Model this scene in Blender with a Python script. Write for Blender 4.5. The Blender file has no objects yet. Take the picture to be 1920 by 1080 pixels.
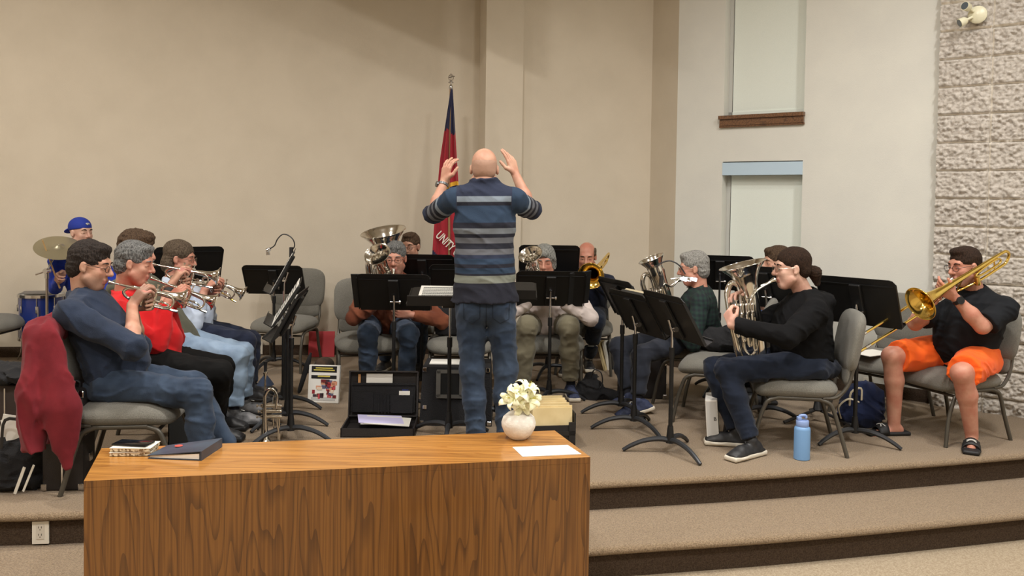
import bpy, bmesh, math, random
import numpy as np
from mathutils import Vector, Matrix
random.seed(7); np.random.seed(7)
R = math.radians
S = bpy.context.scene
COL = S.collection
# ---------------- camera
F, CX, CY, TILT, ROLL, H = 1600.0, 960.0, 426.0, 0.030, 0.0143, 1.46
W_ = np.array([0, math.cos(TILT), -math.sin(TILT)]); ZP = np.array([0, math.sin(TILT), math.cos(TILT)]); XA = np.array([1.0, 0, 0])
RT = math.cos(ROLL)*XA + math.sin(ROLL)*ZP
UP = math.cos(ROLL)*ZP - math.sin(ROLL)*XA
CAMP = np.array([0, 0, H])
cd = bpy.data.cameras.new('camera'); cam = bpy.data.objects.new('camera', cd); COL.objects.link(cam)
cd.sensor_fit = 'HORIZONTAL'; cd.sensor_width = 36; cd.lens = F/1920*36
cd.shift_x = 0; cd.shift_y = (CY-540)/1920; cd.clip_start = .05
cam.matrix_world = Matrix(((RT[0], UP[0], -W_[0], 0), (RT[1], UP[1], -W_[1], 0), (RT[2], UP[2], -W_[2], H), (0, 0, 0, 1)))
S.camera = cam
def ray(px, py): return W_ + RT*((px-CX)/F) - UP*((py-CY)/F)
def at(px, py, Y):
    d = ray(px, py); return CAMP + d*(Y/d[1])
def gd(px, py, z=0.0):
    d = ray(px, py); return CAMP + d*((z-H)/d[2])
# ---------------- world, exposure
wd = bpy.data.worlds.new('world'); S.world = wd; wd.use_nodes = True
wd.node_tree.nodes['Background'].inputs[0].default_value = (1, .93, .82, 1)
wd.node_tree.nodes['Background'].inputs[1].default_value = .3
S.view_settings.view_transform = 'Standard'; S.view_settings.look = 'None'
S.view_settings.exposure = 0.0; S.view_settings.gamma = 1
def area(loc, size, power, col=(1, .955, .895), aim=None, shape='DISK', spread=160):
    l = bpy.data.lights.new('ceiling_light', 'AREA'); l.shape = shape; l.size = size; l.energy = power*.55; l.color = col; l.spread = R(spread)
    o = bpy.data.objects.new('ceiling_light', l); COL.objects.link(o); o.location = loc
    d = Vector(aim)-Vector(loc) if aim is not None else Vector((0, 0, -1))
    o.rotation_euler = d.to_track_quat('-Z', 'Y').to_euler()
    return o
CEIL = 4.7
for lx, ly, p in ((-4.6, 4.6, 210), (-1.2, 3.8, 150), (1.2, 3.8, 150), (3.0, 3.6, 115), (-4.0, 1.0, 170), (-1.0, .8, 130), (1.6, .8, 130), (3.6, 1.2, 120), (-.2, -2.5, 130)):
    area((lx, ly, CEIL-.06), .35, p*.9)
area((3.0, 3.0, CEIL-.08), .5, 60, (.86, .93, 1))
# ---------------- helpers
def lin(c):
    return tuple((x/255/12.92 if x/255 <= .04045 else ((x/255+.055)/1.055)**2.4) for x in c)
MATS = {}
def mat(name, rgb, rough=.6, metal=0, rgb2=None, nscale=20, bump=0, bscale=60, coat=0, spec=.5, emit=None, sheen=0, stretch=None, alpha=1, trans=0, ndetail=4):
    if name in MATS: return MATS[name]
    m = bpy.data.materials.new(name); m.use_nodes = True; MATS[name] = m
    nt = m.node_tree; b = nt.nodes['Principled BSDF']
    b.inputs['Base Color'].default_value = (*lin(rgb), 1); b.inputs['Roughness'].default_value = rough; b.inputs['Metallic'].default_value = metal
    b.inputs['Specular IOR Level'].default_value = spec
    if coat: b.inputs['Coat Weight'].default_value = coat; b.inputs['Coat Roughness'].default_value = .15
    if sheen: b.inputs['Sheen Weight'].default_value = sheen; b.inputs['Sheen Roughness'].default_value = .5
    if trans: b.inputs['Transmission Weight'].default_value = trans
    if emit: b.inputs['Emission Color'].default_value = (*lin(emit[0]), 1); b.inputs['Emission Strength'].default_value = emit[1]
    tc = nt.nodes.new('ShaderNodeTexCoord'); src = tc.outputs['Object']
    if stretch:
        mp = nt.nodes.new('ShaderNodeMapping'); mp.inputs['Scale'].default_value = stretch; nt.links.new(src, mp.inputs[0]); src = mp.outputs[0]
    if rgb2 is not None:
        n = nt.nodes.new('ShaderNodeTexNoise'); n.inputs['Scale'].default_value = nscale; n.inputs['Detail'].default_value = ndetail; nt.links.new(src, n.inputs['Vector'])
        cr = nt.nodes.new('ShaderNodeValToRGB'); cr.color_ramp.elements[0].position = .35; cr.color_ramp.elements[1].position = .65
        cr.color_ramp.elements[0].color = (*lin(rgb), 1); cr.color_ramp.elements[1].color = (*lin(rgb2), 1)
        nt.links.new(n.outputs[0], cr.inputs[0]); nt.links.new(cr.outputs[0], b.inputs['Base Color'])
    if bump:
        n = nt.nodes.new('ShaderNodeTexNoise'); n.inputs['Scale'].default_value = bscale; n.inputs['Detail'].default_value = 3; nt.links.new(src, n.inputs['Vector'])
        bp = nt.nodes.new('ShaderNodeBump'); bp.inputs['Strength'].default_value = bump; bp.inputs['Distance'].default_value = .01
        nt.links.new(n.outputs[0], bp.inputs['Height']); nt.links.new(bp.outputs[0], b.inputs['Normal'])
    return m
def mesh_np(name, V, Fq, mats, parent=None, smooth=True, midx=None):
    """V (n,3), Fq list/array of faces"""
    me = bpy.data.meshes.new(name)
    if isinstance(Fq, np.ndarray) and Fq.ndim == 2:
        k = Fq.shape[1]; me.vertices.add(len(V)); me.vertices.foreach_set('co', np.asarray(V, np.float32).ravel())
        me.loops.add(Fq.size); me.loops.foreach_set('vertex_index', Fq.astype(np.int32).ravel())
        me.polygons.add(len(Fq)); me.polygons.foreach_set('loop_start', np.arange(0, Fq.size, k, dtype=np.int32))
        me.update(calc_edges=True)
    else:
        me.from_pydata([tuple(v) for v in V], [], [tuple(int(i) for i in f) for f in Fq]); me.update()
    for m in (mats if isinstance(mats, (list, tuple)) else [mats]): me.materials.append(m)
    if midx is not None: me.polygons.foreach_set('material_index', np.asarray(midx, np.int32))
    if smooth: me.polygons.foreach_set('use_smooth', np.ones(len(me.polygons), bool))
    me.validate(); me.update()
    o = bpy.data.objects.new(name, me); COL.objects.link(o)
    if parent is not None: o.parent = parent
    return o
def thing(name, label, cat, loc=(0, 0, 0), rz=0, group=None):
    o = bpy.data.objects.new(name, None); COL.objects.link(o); o.empty_display_size = .1
    o.location = loc; o.rotation_euler = (0, 0, rz); tag(o, label, cat, group); return o
def tag(o, label, cat, group=None):
    o['label'] = label; o['category'] = cat
    if group: o['group'] = group
    return o
def struct(o): o['kind'] = 'structure'; return o
def dup(root, loc=None, rz=None, label=None, group=None, mw=None):
    r = root.copy(); COL.objects.link(r)
    if mw is not None: r.matrix_world = mw
    if loc is not None: r.location = loc
    if rz is not None: r.rotation_euler = (0, 0, rz)
    if label: r['label'] = label
    if group: r['group'] = group
    def rec(a, b):
        for ch in list(a.children):
            c = ch.copy(); COL.objects.link(c); c.parent = b; rec(ch, c)
    rec(root, r); return r
def frame(o, x, y=None, z=None):
    """matrix from origin and axes (3-vectors)"""
    o, x = Vector(o), Vector(x).normalized()
    z = Vector(z) if z is not None else Vector((0, 0, 1))
    y = z.cross(x).normalized(); z = x.cross(y)
    return Matrix(((x.x, y.x, z.x, o.x), (x.y, y.y, z.y, o.y), (x.z, y.z, z.z, o.z), (0, 0, 0, 1)))
class MB:
    """collects shapes; build() links them as one mesh"""
    def __init__(s): s.V = []; s.F = []; s.M = []
    def add(s, V, Fc, mi=0):
        n = len(s.V); s.V += [tuple(map(float, v)) for v in V]; s.F += [tuple(int(i)+n for i in f) for f in Fc]; s.M += [mi]*len(Fc); return s
    def box(s, c, h, M=None, mi=0, bev=0):
        bm = bmesh.new(); bmesh.ops.create_cube(bm, size=2)
        for v in bm.verts: v.co = Vector((v.co.x*h[0], v.co.y*h[1], v.co.z*h[2]))
        if bev: bmesh.ops.bevel(bm, geom=list(bm.edges), offset=bev, segments=2, affect='EDGES', profile=.5)
        for v in bm.verts:
            v.co = (M @ v.co if M else v.co) + Vector(c)
        bm.verts.index_update()
        s.add([v.co[:] for v in bm.verts], [[v.index for v in f.verts] for f in bm.faces], mi); bm.free(); return s
    def boxm(s, M, c, h, mi=0, bev=0):
        t = MB().box(c, h, bev=bev); s.add([M @ Vector(v) for v in t.V], t.F, mi); return s
    def prism(s, pts, z0, z1, mi=0):
        n = len(pts); V = [(p[0], p[1], z0) for p in pts]+[(p[0], p[1], z1) for p in pts]
        s.add(V, [list(range(n))[::-1], list(range(n, 2*n))]+[[i, (i+1) % n, n+(i+1) % n, n+i] for i in range(n)], mi); return s
    def tube(s, P, r, seg=10, mi=0, caps=True, closed=False, sub=0, flat=None):
        P = [np.array(p, float) for p in P]; r = [r]*len(P) if np.isscalar(r) else list(r)
        if sub: P, r = smooth_path(P, r, sub, closed)
        n = len(P); T = []
        for i in range(n):
            a = P[(i-1) % n] if (closed or i > 0) else P[0]; b = P[(i+1) % n] if (closed or i < n-1) else P[-1]
            t = b-a; T.append(t/(np.linalg.norm(t)+1e-12))
        u = np.cross(T[0], [0, 0, 1]);
        if np.linalg.norm(u) < .1: u = np.cross(T[0], [0, 1, 0])
        u /= np.linalg.norm(u); V = []
        for i in range(n):
            u = u-T[i]*np.dot(u, T[i]); u /= np.linalg.norm(u)+1e-12; w = np.cross(T[i], u)
            for k in range(seg):
                a = 2*math.pi*k/seg; V.append(P[i]+(u*math.cos(a)+w*math.sin(a)*(flat or 1))*r[i])
        Fc = []
        for i in range(n if closed else n-1):
            j = (i+1) % n
            for k in range(seg): Fc.append([i*seg+k, i*seg+(k+1) % seg, j*seg+(k+1) % seg, j*seg+k])
        if caps and not closed: Fc += [list(range(seg))[::-1], [(n-1)*seg+k for k in range(seg)]]
        s.add(V, Fc, mi); return s
    def lathe(s, prof, M=None, seg=24, mi=0):
        """prof: (r, h) pairs about local Z"""
        V = []; Fc = []; n = len(prof)
        for r_, h in prof:
            for k in range(seg):
                a = 2*math.pi*k/seg; V.append(Vector((max(r_, 1e-4)*math.cos(a), max(r_, 1e-4)*math.sin(a), h)))
        for i in range(n-1):
            for k in range(seg): Fc.append([i*seg+k, i*seg+(k+1) % seg, (i+1)*seg+(k+1) % seg, (i+1)*seg+k])
        if M: V = [M @ v for v in V]
        s.add(V, Fc, mi); return s
    def build(s, name, mats, parent=None, smooth=False, ang=None):
        o = mesh_np(name, s.V, s.F, mats, parent, smooth=False, midx=s.M)
        if smooth: o.data.set_sharp_from_angle(angle=R(ang or 40)); o.data.polygons.foreach_set('use_smooth', np.ones(len(o.data.polygons), bool))
        bm = bmesh.new(); bm.from_mesh(o.data); bmesh.ops.recalc_face_normals(bm, faces=bm.faces); bm.to_mesh(o.data); bm.free()
        if smooth: o.data.set_sharp_from_angle(angle=R(ang or 40))
        return o
def smooth_path(P, r, sub, closed=False):
    n = len(P); Q = []; q = []
    for i in range(n if closed else n-1):
        p0 = P[(i-1) % n] if (closed or i > 0) else 2*P[0]-P[1]; p1 = P[i]; p2 = P[(i+1) % n]
        p3 = P[(i+2) % n] if (closed or i < n-2) else 2*P[-1]-P[-2]
        for k in range(sub):
            t = k/sub
            Q.append(.5*((2*p1)+(-p0+p2)*t+(2*p0-5*p1+4*p2-p3)*t*t+(-p0+3*p1-3*p2+p3)*t**3)); q.append(r[i]*(1-t)+r[(i+1) % n]*t)
    if not closed: Q.append(P[-1]); q.append(r[-1])
    return Q, q
# ---------------- implicit surfaces (organic shapes)
def nrm(v): v = np.asarray(v, float); return v/(np.linalg.norm(v)+1e-12)
class SDF:
    def __init__(s): s.P = []; s.disp = None
    def cone(s, a, b, ra, rb, k=.02, ax=None, flat=1, cutb=False, cuta=False, op='u'):
        s.P.append(('c', np.array(a, float), np.array(b, float), ra, rb, k, None if ax is None else nrm(ax), flat, cuta, cutb, op)); return s
    def ell(s, c, r, M=None, k=.02, op='u'):
        s.P.append(('e', np.array(c, float), np.array(r if not np.isscalar(r) else (r, r, r), float), np.eye(3) if M is None else np.asarray(M, float), k, op)); return s
    def box(s, c, h, rad, M=None, k=.01, op='u'):
        s.P.append(('b', np.array(c, float), np.array(h, float), rad, np.eye(3) if M is None else np.asarray(M, float), k, op)); return s
    def mesh(s, res=.008, pad=.03, fine=None, zs=None):
        lo = np.full(3, 1e9); hi = -lo
        for p in s.P:
            if p[-1] != 'u': continue
            if p[0] == 'c': r_ = max(p[3], p[4]); l = np.minimum(p[1], p[2])-r_; h_ = np.maximum(p[1], p[2])+r_
            elif p[0] == 'e': e = np.abs(p[3]) @ p[2]; l = p[1]-e; h_ = p[1]+e
            else: e = np.abs(p[4]) @ p[2]; l = p[1]-e; h_ = p[1]+e
            lo = np.minimum(lo, l); hi = np.maximum(hi, h_)
        lo -= pad; hi += pad
        g = [np.arange(lo[i], hi[i]+res, res) for i in range(3)]
        if zs:   # zs=(zsplit, coarse): coarse below the split
            zz = []; z = lo[2]
            while z < hi[2]+res: zz.append(z); z += zs[1] if z < zs[0] else res
            g[2] = np.array(zz)
        gx, gy, gz = g
        D = np.full((len(gx), len(gy), len(gz)), .2, np.float32)
        for p in s.P:
            op = p[-1]
            if p[0] == 'c': r_ = max(p[3], p[4])*(1 if p[6] is None else max(1, p[7]))+p[5]+.03; l = np.minimum(p[1], p[2])-r_; h_ = np.maximum(p[1], p[2])+r_; k = p[5]
            elif p[0] == 'e': e = np.abs(p[3]) @ p[2]+p[4]+.03; l = p[1]-e; h_ = p[1]+e; k = p[4]
            else: e = np.abs(p[4]) @ p[2]+p[5]+.03; l = p[1]-e; h_ = p[1]+e; k = p[5]
            i0 = [max(0, int(np.searchsorted(g[i], l[i]))-1) for i in range(3)]; i1 = [min(len(g[i]), int(np.searchsorted(g[i], h_[i]))+1) for i in range(3)]
            if any(i1[i] <= i0[i] for i in range(3)): continue
            sl = tuple(slice(i0[i], i1[i]) for i in range(3))
            X = gx[sl[0]][:, None, None].astype(np.float32); Y = gy[sl[1]][None, :, None].astype(np.float32); Z = gz[sl[2]][None, None, :].astype(np.float32)
            if p[0] == 'c':
                a, b, ra, rb = p[1], p[2], p[3], p[4]; ab = b-a; L2 = max(float(ab @ ab), 1e-9)
                dx, dy, dz = X-a[0], Y-a[1], Z-a[2]
                t0 = (dx*ab[0]+dy*ab[1]+dz*ab[2])/L2; t = np.clip(t0, 0, 1)
                ex, ey, ez = dx-ab[0]*t, dy-ab[1]*t, dz-ab[2]*t
                q = ex*ex+ey*ey+ez*ez
                if p[6] is not None:
                    n = p[6]; c = ex*n[0]+ey*n[1]+ez*n[2]; q = q+c*c*(1/p[7]**2-1)
                d = np.sqrt(q)-(ra+(rb-ra)*t)
                if p[9]: d = np.maximum(d, (t0-1)*math.sqrt(L2))
                if p[8]: d = np.maximum(d, -t0*math.sqrt(L2))
            elif p[0] == 'e':
                M = p[3]; dx, dy, dz = X-p[1][0], Y-p[1][1], Z-p[1][2]; k0 = 0; k1 = 0
                for j in range(3):
                    c = dx*M[0, j]+dy*M[1, j]+dz*M[2, j]; k0 = k0+(c/p[2][j])**2; k1 = k1+(c/p[2][j]**2)**2
                k0 = np.sqrt(k0); d = k0*(k0-1)/(np.sqrt(k1)+1e-6)
            else:
                M = p[4]; dx, dy, dz = X-p[1][0], Y-p[1][1], Z-p[1][2]; o2 = 0; mx = None
                for j in range(3):
                    c = np.abs(dx*M[0, j]+dy*M[1, j]+dz*M[2, j])-(p[2][j]-p[3]); o2 = o2+np.maximum(c, 0)**2; mx = c if mx is None else np.maximum(mx, c)
                d = np.sqrt(o2)+np.minimum(mx, 0)-p[3]
            c = D[sl]
            if op == 'u':
                h = np.clip(.5+.5*(c-d)/k, 0, 1); D[sl] = c*(1-h)+d*h-k*h*(1-h)
            else:
                d = -d; h = np.clip(.5-.5*(c-d)/k, 0, 1); D[sl] = c*(1-h)+d*h+k*h*(1-h)
        if s.disp:
            I = np.argwhere(np.abs(D) < .04); 
            pts = np.stack([gx[I[:, 0]], gy[I[:, 1]], gz[I[:, 2]]], 1); D[I[:, 0], I[:, 1], I[:, 2]] += s.disp(pts).astype(np.float32)
        return nets(D, g)
def nets(D, g):
    ins = D < 0; c = np.zeros(tuple(n-1 for n in D.shape), np.uint8)
    for dx in (0, 1):
        for dy in (0, 1):
            for dz in (0, 1): c += ins[dx:D.shape[0]-1+dx, dy:D.shape[1]-1+dy, dz:D.shape[2]-1+dz]
    A = np.argwhere((c > 0) & (c < 8)); idx = np.full(c.shape, -1, np.int32); idx[A[:, 0], A[:, 1], A[:, 2]] = np.arange(len(A))
    co = [(i, j, k) for i in (0, 1) for j in (0, 1) for k in (0, 1)]
    v = {q: D[A[:, 0]+q[0], A[:, 1]+q[1], A[:, 2]+q[2]] for q in co}
    acc = np.zeros((len(A), 3)); cnt = np.zeros(len(A))
    for q in co:
        for ax in range(3):
            if q[ax]: continue
            q2 = list(q); q2[ax] = 1; q2 = tuple(q2); a, b = v[q], v[q2]; m = (a < 0) != (b < 0)
            t = np.where(m, a/np.where(m, a-b, 1), 0)
            for j in range(3): acc[:, j] += np.where(m, (t if j == ax else q[j]), 0)
            cnt += m
    acc /= cnt[:, None]; V = np.empty_like(acc)
    for j in range(3):
        gg = g[j]; V[:, j] = gg[A[:, j]]+acc[:, j]*(gg[A[:, j]+1]-gg[A[:, j]])
    Q = []
    n0, n1, n2 = c.shape
    for ax in range(3):
        a, b = [slice(None)]*3, [slice(None)]*3; a[ax] = slice(0, -1); b[ax] = slice(1, None)
        s0, s1 = ins[tuple(a)], ins[tuple(b)]; E = np.argwhere(s0 != s1); o1, o2 = [(1, 2), (2, 0), (0, 1)][ax]
        E = E[(E[:, o1] > 0) & (E[:, o2] > 0) & (E[:, o1] < c.shape[o1]) & (E[:, o2] < c.shape[o2])]
        fl = s0[E[:, 0], E[:, 1], E[:, 2]]
        def cell(d1, d2):
            e = E.copy(); e[:, o1] -= d1; e[:, o2] -= d2; return idx[e[:, 0], e[:, 1], e[:, 2]]
        q = np.stack([cell(1, 1), cell(0, 1), cell(0, 0), cell(1, 0)], 1)
        q = np.where(fl[:, None], q, q[:, ::-1]); Q.append(q)
    Q = np.concatenate(Q); Q = Q[(Q >= 0).all(1)]
    return V, Q
def folds(amp=.006, freq=20, seed=0, n=7, stretch=(1, 1, 1), vert=False):
    tl = np.array([[.87, 0, .5], [0, 1, 0], [-.5, 0, .87]]) if seed % 2 else np.array([[1, 0, 0], [0, .87, .5], [0, -.5, .87]])
    def f(p):
        p = p @ tl if not vert else p*np.array([1.7, 1.7, .3])
        w = np.stack([vnoise(p*5+seed, seed+1), vnoise(p*5+9+seed, seed+2), vnoise(p*5+17+seed, seed+3)], 1)-.5
        q = p+w*.16; n1 = vnoise(q*np.array([7, 7, 15])+seed*3.1, seed+4); r1 = (1-np.abs(2*n1-1)*1.15).clip(0, 1)**3
        q = p+w*.10; n2 = vnoise(q*np.array([15, 15, 34])+seed, seed+5); r2 = (1-np.abs(2*n2-1)*1.1).clip(0, 1)**2.5
        n3 = vnoise(p*9+seed*2, seed+6); m = .35+1.3*n3
        return -amp*(1.5*r1+.75*r2*m-.55)
    return f
# ---------------- noise
def vnoise(P, seed=0):
    P = np.asarray(P, float); i = np.floor(P).astype(np.int64); f = P-i; f = f*f*(3-2*f); r = 0
    def h(a):
        n = (a[..., 0]*73856093) ^ (a[..., 1]*19349663) ^ (a[..., 2]*83492791) ^ (seed*2654435761 & 0x7fffffff)
        n = (n ^ (n >> 13))*1274126177 & 0x7fffffff; n = n ^ (n >> 16); return (n & 65535)/65535.
    for dx in (0, 1):
        for dy in (0, 1):
            for dz in (0, 1):
                r = r+h(i+np.array([dx, dy, dz]))*(f[..., 0] if dx else 1-f[..., 0])*(f[..., 1] if dy else 1-f[..., 1])*(f[..., 2] if dz else 1-f[..., 2])
    return r
# ---------------- setting materials
M_WALL = mat('tan_wall_paint', (216, 205, 186), .85, rgb2=(211, 200, 181), nscale=3, bump=.12, bscale=180)
M_WALL2 = mat('cool_wall_paint', (222, 221, 212), .85, rgb2=(217, 216, 208), nscale=3, bump=.12, bscale=180)
M_CEIL = mat('ceiling_paint', (205, 200, 190), .9)
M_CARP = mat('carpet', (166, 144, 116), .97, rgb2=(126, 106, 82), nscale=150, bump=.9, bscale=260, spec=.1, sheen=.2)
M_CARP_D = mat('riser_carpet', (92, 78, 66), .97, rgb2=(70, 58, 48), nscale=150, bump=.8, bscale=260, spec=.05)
M_BLOCK = mat('split_block', (206, 199, 190), .95, rgb2=(176, 168, 158), nscale=40, bump=.5, bscale=90)
M_BLIND = mat('blind_fabric', (232, 238, 230), .8, rgb2=(226, 233, 224), nscale=200)
M_VAL = mat('valance_metal', (190, 212, 228), .4)
M_TRIM = mat('painted_frame', (196, 196, 190), .6)
def oak(name, c1, c2, rings=(9, 9, .9), rough=.3, coat=.4):
    m = mat(name, c1, rough, coat=coat); nt = m.node_tree; b = nt.nodes['Principled BSDF']
    tc = nt.nodes.new('ShaderNodeTexCoord'); mp = nt.nodes.new('ShaderNodeMapping'); mp.inputs['Scale'].default_value = rings
    nt.links.new(tc.outputs['Object'], mp.inputs[0])
    n0 = nt.nodes.new('ShaderNodeTexNoise'); n0.inputs['Scale'].default_value = 1.3; n0.inputs['Detail'].default_value = 2; nt.links.new(mp.outputs[0], n0.inputs['Vector'])
    ml = nt.nodes.new('ShaderNodeMath'); ml.operation = 'MULTIPLY'; ml.inputs[1].default_value = 15; nt.links.new(n0.outputs[0], ml.inputs[0])
    fr = nt.nodes.new('ShaderNodeMath'); fr.operation = 'FRACT'; nt.links.new(ml.outputs[0], fr.inputs[0])
    cr = nt.nodes.new('ShaderNodeValToRGB'); e = cr.color_ramp.elements; e[0].color = (*lin(c1), 1); e[1].position = .95; e[1].color = (*lin(c2), 1)
    e3 = cr.color_ramp.elements.new(.6); e3.color = (*lin(c1), 1); nt.links.new(fr.outputs[0], cr.inputs[0])
    mp2 = nt.nodes.new('ShaderNodeMapping'); mp2.inputs['Scale'].default_value = tuple(v*(22 if v > 2 else 3) for v in rings); nt.links.new(tc.outputs['Object'], mp2.inputs[0])
    n1 = nt.nodes.new('ShaderNodeTexNoise'); n1.inputs['Scale'].default_value = 1; n1.inputs['Detail'].default_value = 3; nt.links.new(mp2.outputs[0], n1.inputs['Vector'])
    mx = nt.nodes.new('ShaderNodeMixRGB'); mx.blend_type = 'MULTIPLY'; mx.inputs[0].default_value = .55
    cr2 = nt.nodes.new('ShaderNodeValToRGB'); cr2.color_ramp.elements[0].position = .42; cr2.color_ramp.elements[1].position = .55; cr2.color_ramp.elements[0].color = (.45, .38, .3, 1); cr2.color_ramp.elements[1].color = (1, 1, 1, 1)
    nt.links.new(n1.outputs[0], cr2.inputs[0]); nt.links.new(cr.outputs[0], mx.inputs[1]); nt.links.new(cr2.outputs[0], mx.inputs[2]); nt.links.new(mx.outputs[0], b.inputs['Base Color'])
    return m
M_OAK = oak('oak_veneer_shaded', (134, 88, 38), (104, 66, 28), (5, 5, .55))  # shade of the upright table faces put into a darker oak colour
M_OAK_LIT = oak('oak_veneer_lit', (186, 130, 62), (170, 115, 52), (.5, 4.5, 4.5), .28, .5)  # same oak, coloured lighter for the light falling on the tabletop
M_SILL = oak('dark_sill_wood', (122, 84, 52), (84, 54, 32), (6, 6, 6), .4, .2)
# ---------------- walls from points measured on the floor
def wallmesh(name, p0, p1, z0, z1, m, th=.12):
    p0 = np.array(p0[:2], float); p1 = np.array(p1[:2], float); d = nrm(p1-p0); n = np.array([-d[1], d[0]])*th
    b = MB(); b.prism([p0, p1, p1+n, p0+n], z0, z1); return struct(b.build(name, m))
dW = nrm((gd(473, 666)-gd(20, 669.6))[:2]); ang = math.atan2(dW[1], dW[0])
A0 = gd(20, 669.6)[:2]-dW*2.6
def onwall(px, base, d):   # point of wall line seen at column px (at eye height)
    r = ray(px, 600); k = r[:2]; M_ = np.array([[k[0], -d[0]], [k[1], -d[1]]]); t = np.linalg.solve(M_, base); return k*t[0]
Lend = onwall(893, gd(20, 669.6)[:2], dW)
C0 = onwall(905, gd(1115, 672)[:2]-np.array([0, .05]), dW); C1 = onwall(974, gd(1115, 672)[:2]-np.array([0, .05]), dW)
W0 = onwall(974, gd(1115, 672)[:2], dW); W1 = onwall(1214, gd(1115, 672)[:2], dW)
e0, e1 = gd(1560, 729.6)[:2], gd(1739, 755)[:2]; dR = nrm(e1-e0)
X0 = onwall(1262, e0, dR)
B0 = onwall(1750, e0, dR); R_end = B0+dR*2.6; 
wallmesh('wall_back', A0, Lend, 0, CEIL, M_WALL)
wallmesh('wall_return', Lend, C0, 0, CEIL, M_WALL)
wallmesh('wall_column', C0, C1, 0, CEIL, M_WALL, .06)
wallmesh('wall_back_right', W0, W1, 0, CEIL, M_WALL)
wallmesh('wall_chamfer', W1, X0, 0, CEIL, M_WALL)
for nm, a, b_ in (('baseboard_back', A0, Lend), ('baseboard_back_right', W0, W1), ('baseboard_chamfer', W1, X0), ('baseboard_window', X0, B0)):
    d = nrm(b_-a); n = np.array([d[1], -d[0]])*.012; bb = MB(); bb.prism([a+n, b_+n, b_, a], 0, .094); struct(bb.build(nm, M_CARP_D))
# window wall with two openings
def ws(px): return float((onwall(px, e0, dR)-X0) @ dR)
def wz(px, py): p = onwall(px, e0, dR); return float(at(px, py, p[1])[2])
L_ = ws(1750); nR = np.array([-dR[1], dR[0]])
if nR @ X0 < 0: nR = -nR   # away from the room
wins = [(ws(1350), ws(1501), wz(1420, 214), CEIL-.35), (ws(1347), ws(1495), .75, wz(1420, 302))]
cx0, cx1 = ws(1348.5), ws(1498)
mb = MB(); TH = .16
def wbox(s0, s1, z0, z1, d0, d1, m=mb, mi=0):
    a = X0+dR*s0; b = X0+dR*s1; m.prism([a+nR*d0, b+nR*d0, b+nR*d1, a+nR*d1], z0, z1, mi)
zs = [0, .75, wins[1][3], wins[0][2], CEIL-.35, CEIL]
wbox(0, cx0, 0, CEIL, 0, TH); wbox(cx1, L_, 0, CEIL, 0, TH)
for i in (0, 2, 4): wbox(cx0, cx1, zs[i], zs[i+1], 0, TH)
struct(mb.build('wall_window_side', M_WALL2))
for i, (z0, z1) in enumerate(((zs[3], zs[4]), (zs[1], zs[2]))):
    w = MB(); wbox(cx0, cx0+.035, z0, z1, .10, .15, w); wbox(cx1-.02, cx1, z0, z1, .10, .15, w); wbox(cx0, cx1, z0, z0+.04, .10, .15, w); wbox(cx0, cx1, z1-.04, z1, .10, .15, w)
    wo = struct(w.build('window_%d' % (i+1), M_TRIM))
    g = MB(); wbox(cx0+.03, cx1-.02, z0+.03, z1-.03, .135, .14, g); g.build('pane', mat('night_glass', (60, 70, 78), .1), wo)
    bl = MB(); zb = z0+.004; wbox(cx0+.045, cx1-.012, zb, z1-.02, .088, .091, bl); wbox(cx0+.045, cx1-.012, zb, zb+.035, .082, .097, bl)
    bo = bl.build('roller_blind', M_BLIND); tag(bo, ['white roller blind drawn down in the upper window', 'off-white roller blind hanging in the lower window'][i], 'blind')
v = MB(); wbox(cx0, cx1, zs[2]-.115, zs[2]-.008, -.004, .085, v)
tag(v.build('blind_valance', M_VAL), 'pale blue-grey blind valance across the top of the lower window', 'valance')
sl = MB(); wbox(cx0-.03, cx1+.01, zs[3]-.03, zs[3], -.045, .085, sl); wbox(cx0-.025, cx1+.005, zs[3]-.085, zs[3]-.03, -.028, .0, sl); wbox(cx0-.03, cx1+.008, zs[3]-.1, zs[3]-.085, -.022, .0, sl)
so = sl.build('window_sill', M_SILL); so['kind'] = 'structure'
# block wall: split-face blocks as a displaced grid
PR = .05; bl_ = R_end-B0; Lb = 2.6
Lb = 1.35; us = np.arange(0, Lb, .0075); vs = np.arange(-.31, 4.2, .0075); U, Vv = np.meshgrid(us, vs, indexing='ij')
bw = float(ws(1847)-ws(1750)); u0 = bw-.4*math.ceil(bw/.4); du = np.abs(((U-bw)/.4+.5) % 1-.5)*.4
zj = float(at(1800, 268, (B0+dR*.2)[1])[2]); dv = np.abs(((Vv-zj)/.203+.5) % 1-.5)*.203
ed = np.minimum(np.minimum(du, dv), .014)/.014
P3 = np.stack([U, Vv, np.floor((U-bw)/.4)*3.1+np.floor((Vv-zj)/.203)*1.7], -1)
nz = .6*np.abs(vnoise(P3*[20, 24, 1], 1)-.5)*1.2+.75*np.abs(vnoise(P3*[40, 46, 1], 2)-.5)*2+.75*vnoise(P3*[76, 84, 1], 3)
hgt = np.where(np.minimum(du, dv) < .005, 0, .006+ed*(.0+.031*nz))
B3 = np.empty(U.shape+(3,)); off = hgt+PR-.02
B3[..., 0] = B0[0]+dR[0]*U-nR[0]*off; B3[..., 1] = B0[1]+dR[1]*U-nR[1]*off; B3[..., 2] = Vv
nu, nv = U.shape; ii = np.arange(nu*nv).reshape(nu, nv); Fq = np.stack([ii[:-1, :-1], ii[1:, :-1], ii[1:, 1:], ii[:-1, 1:]], -1).reshape(-1, 4)
wb = struct(mesh_np('wall_block', B3.reshape(-1, 3), Fq, [M_BLOCK, mat('mortar', (222, 214, 200), .9)], smooth=False,
    midx=(np.minimum(du, dv)[:-1, :-1] < .006).ravel().astype(int)))
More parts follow.
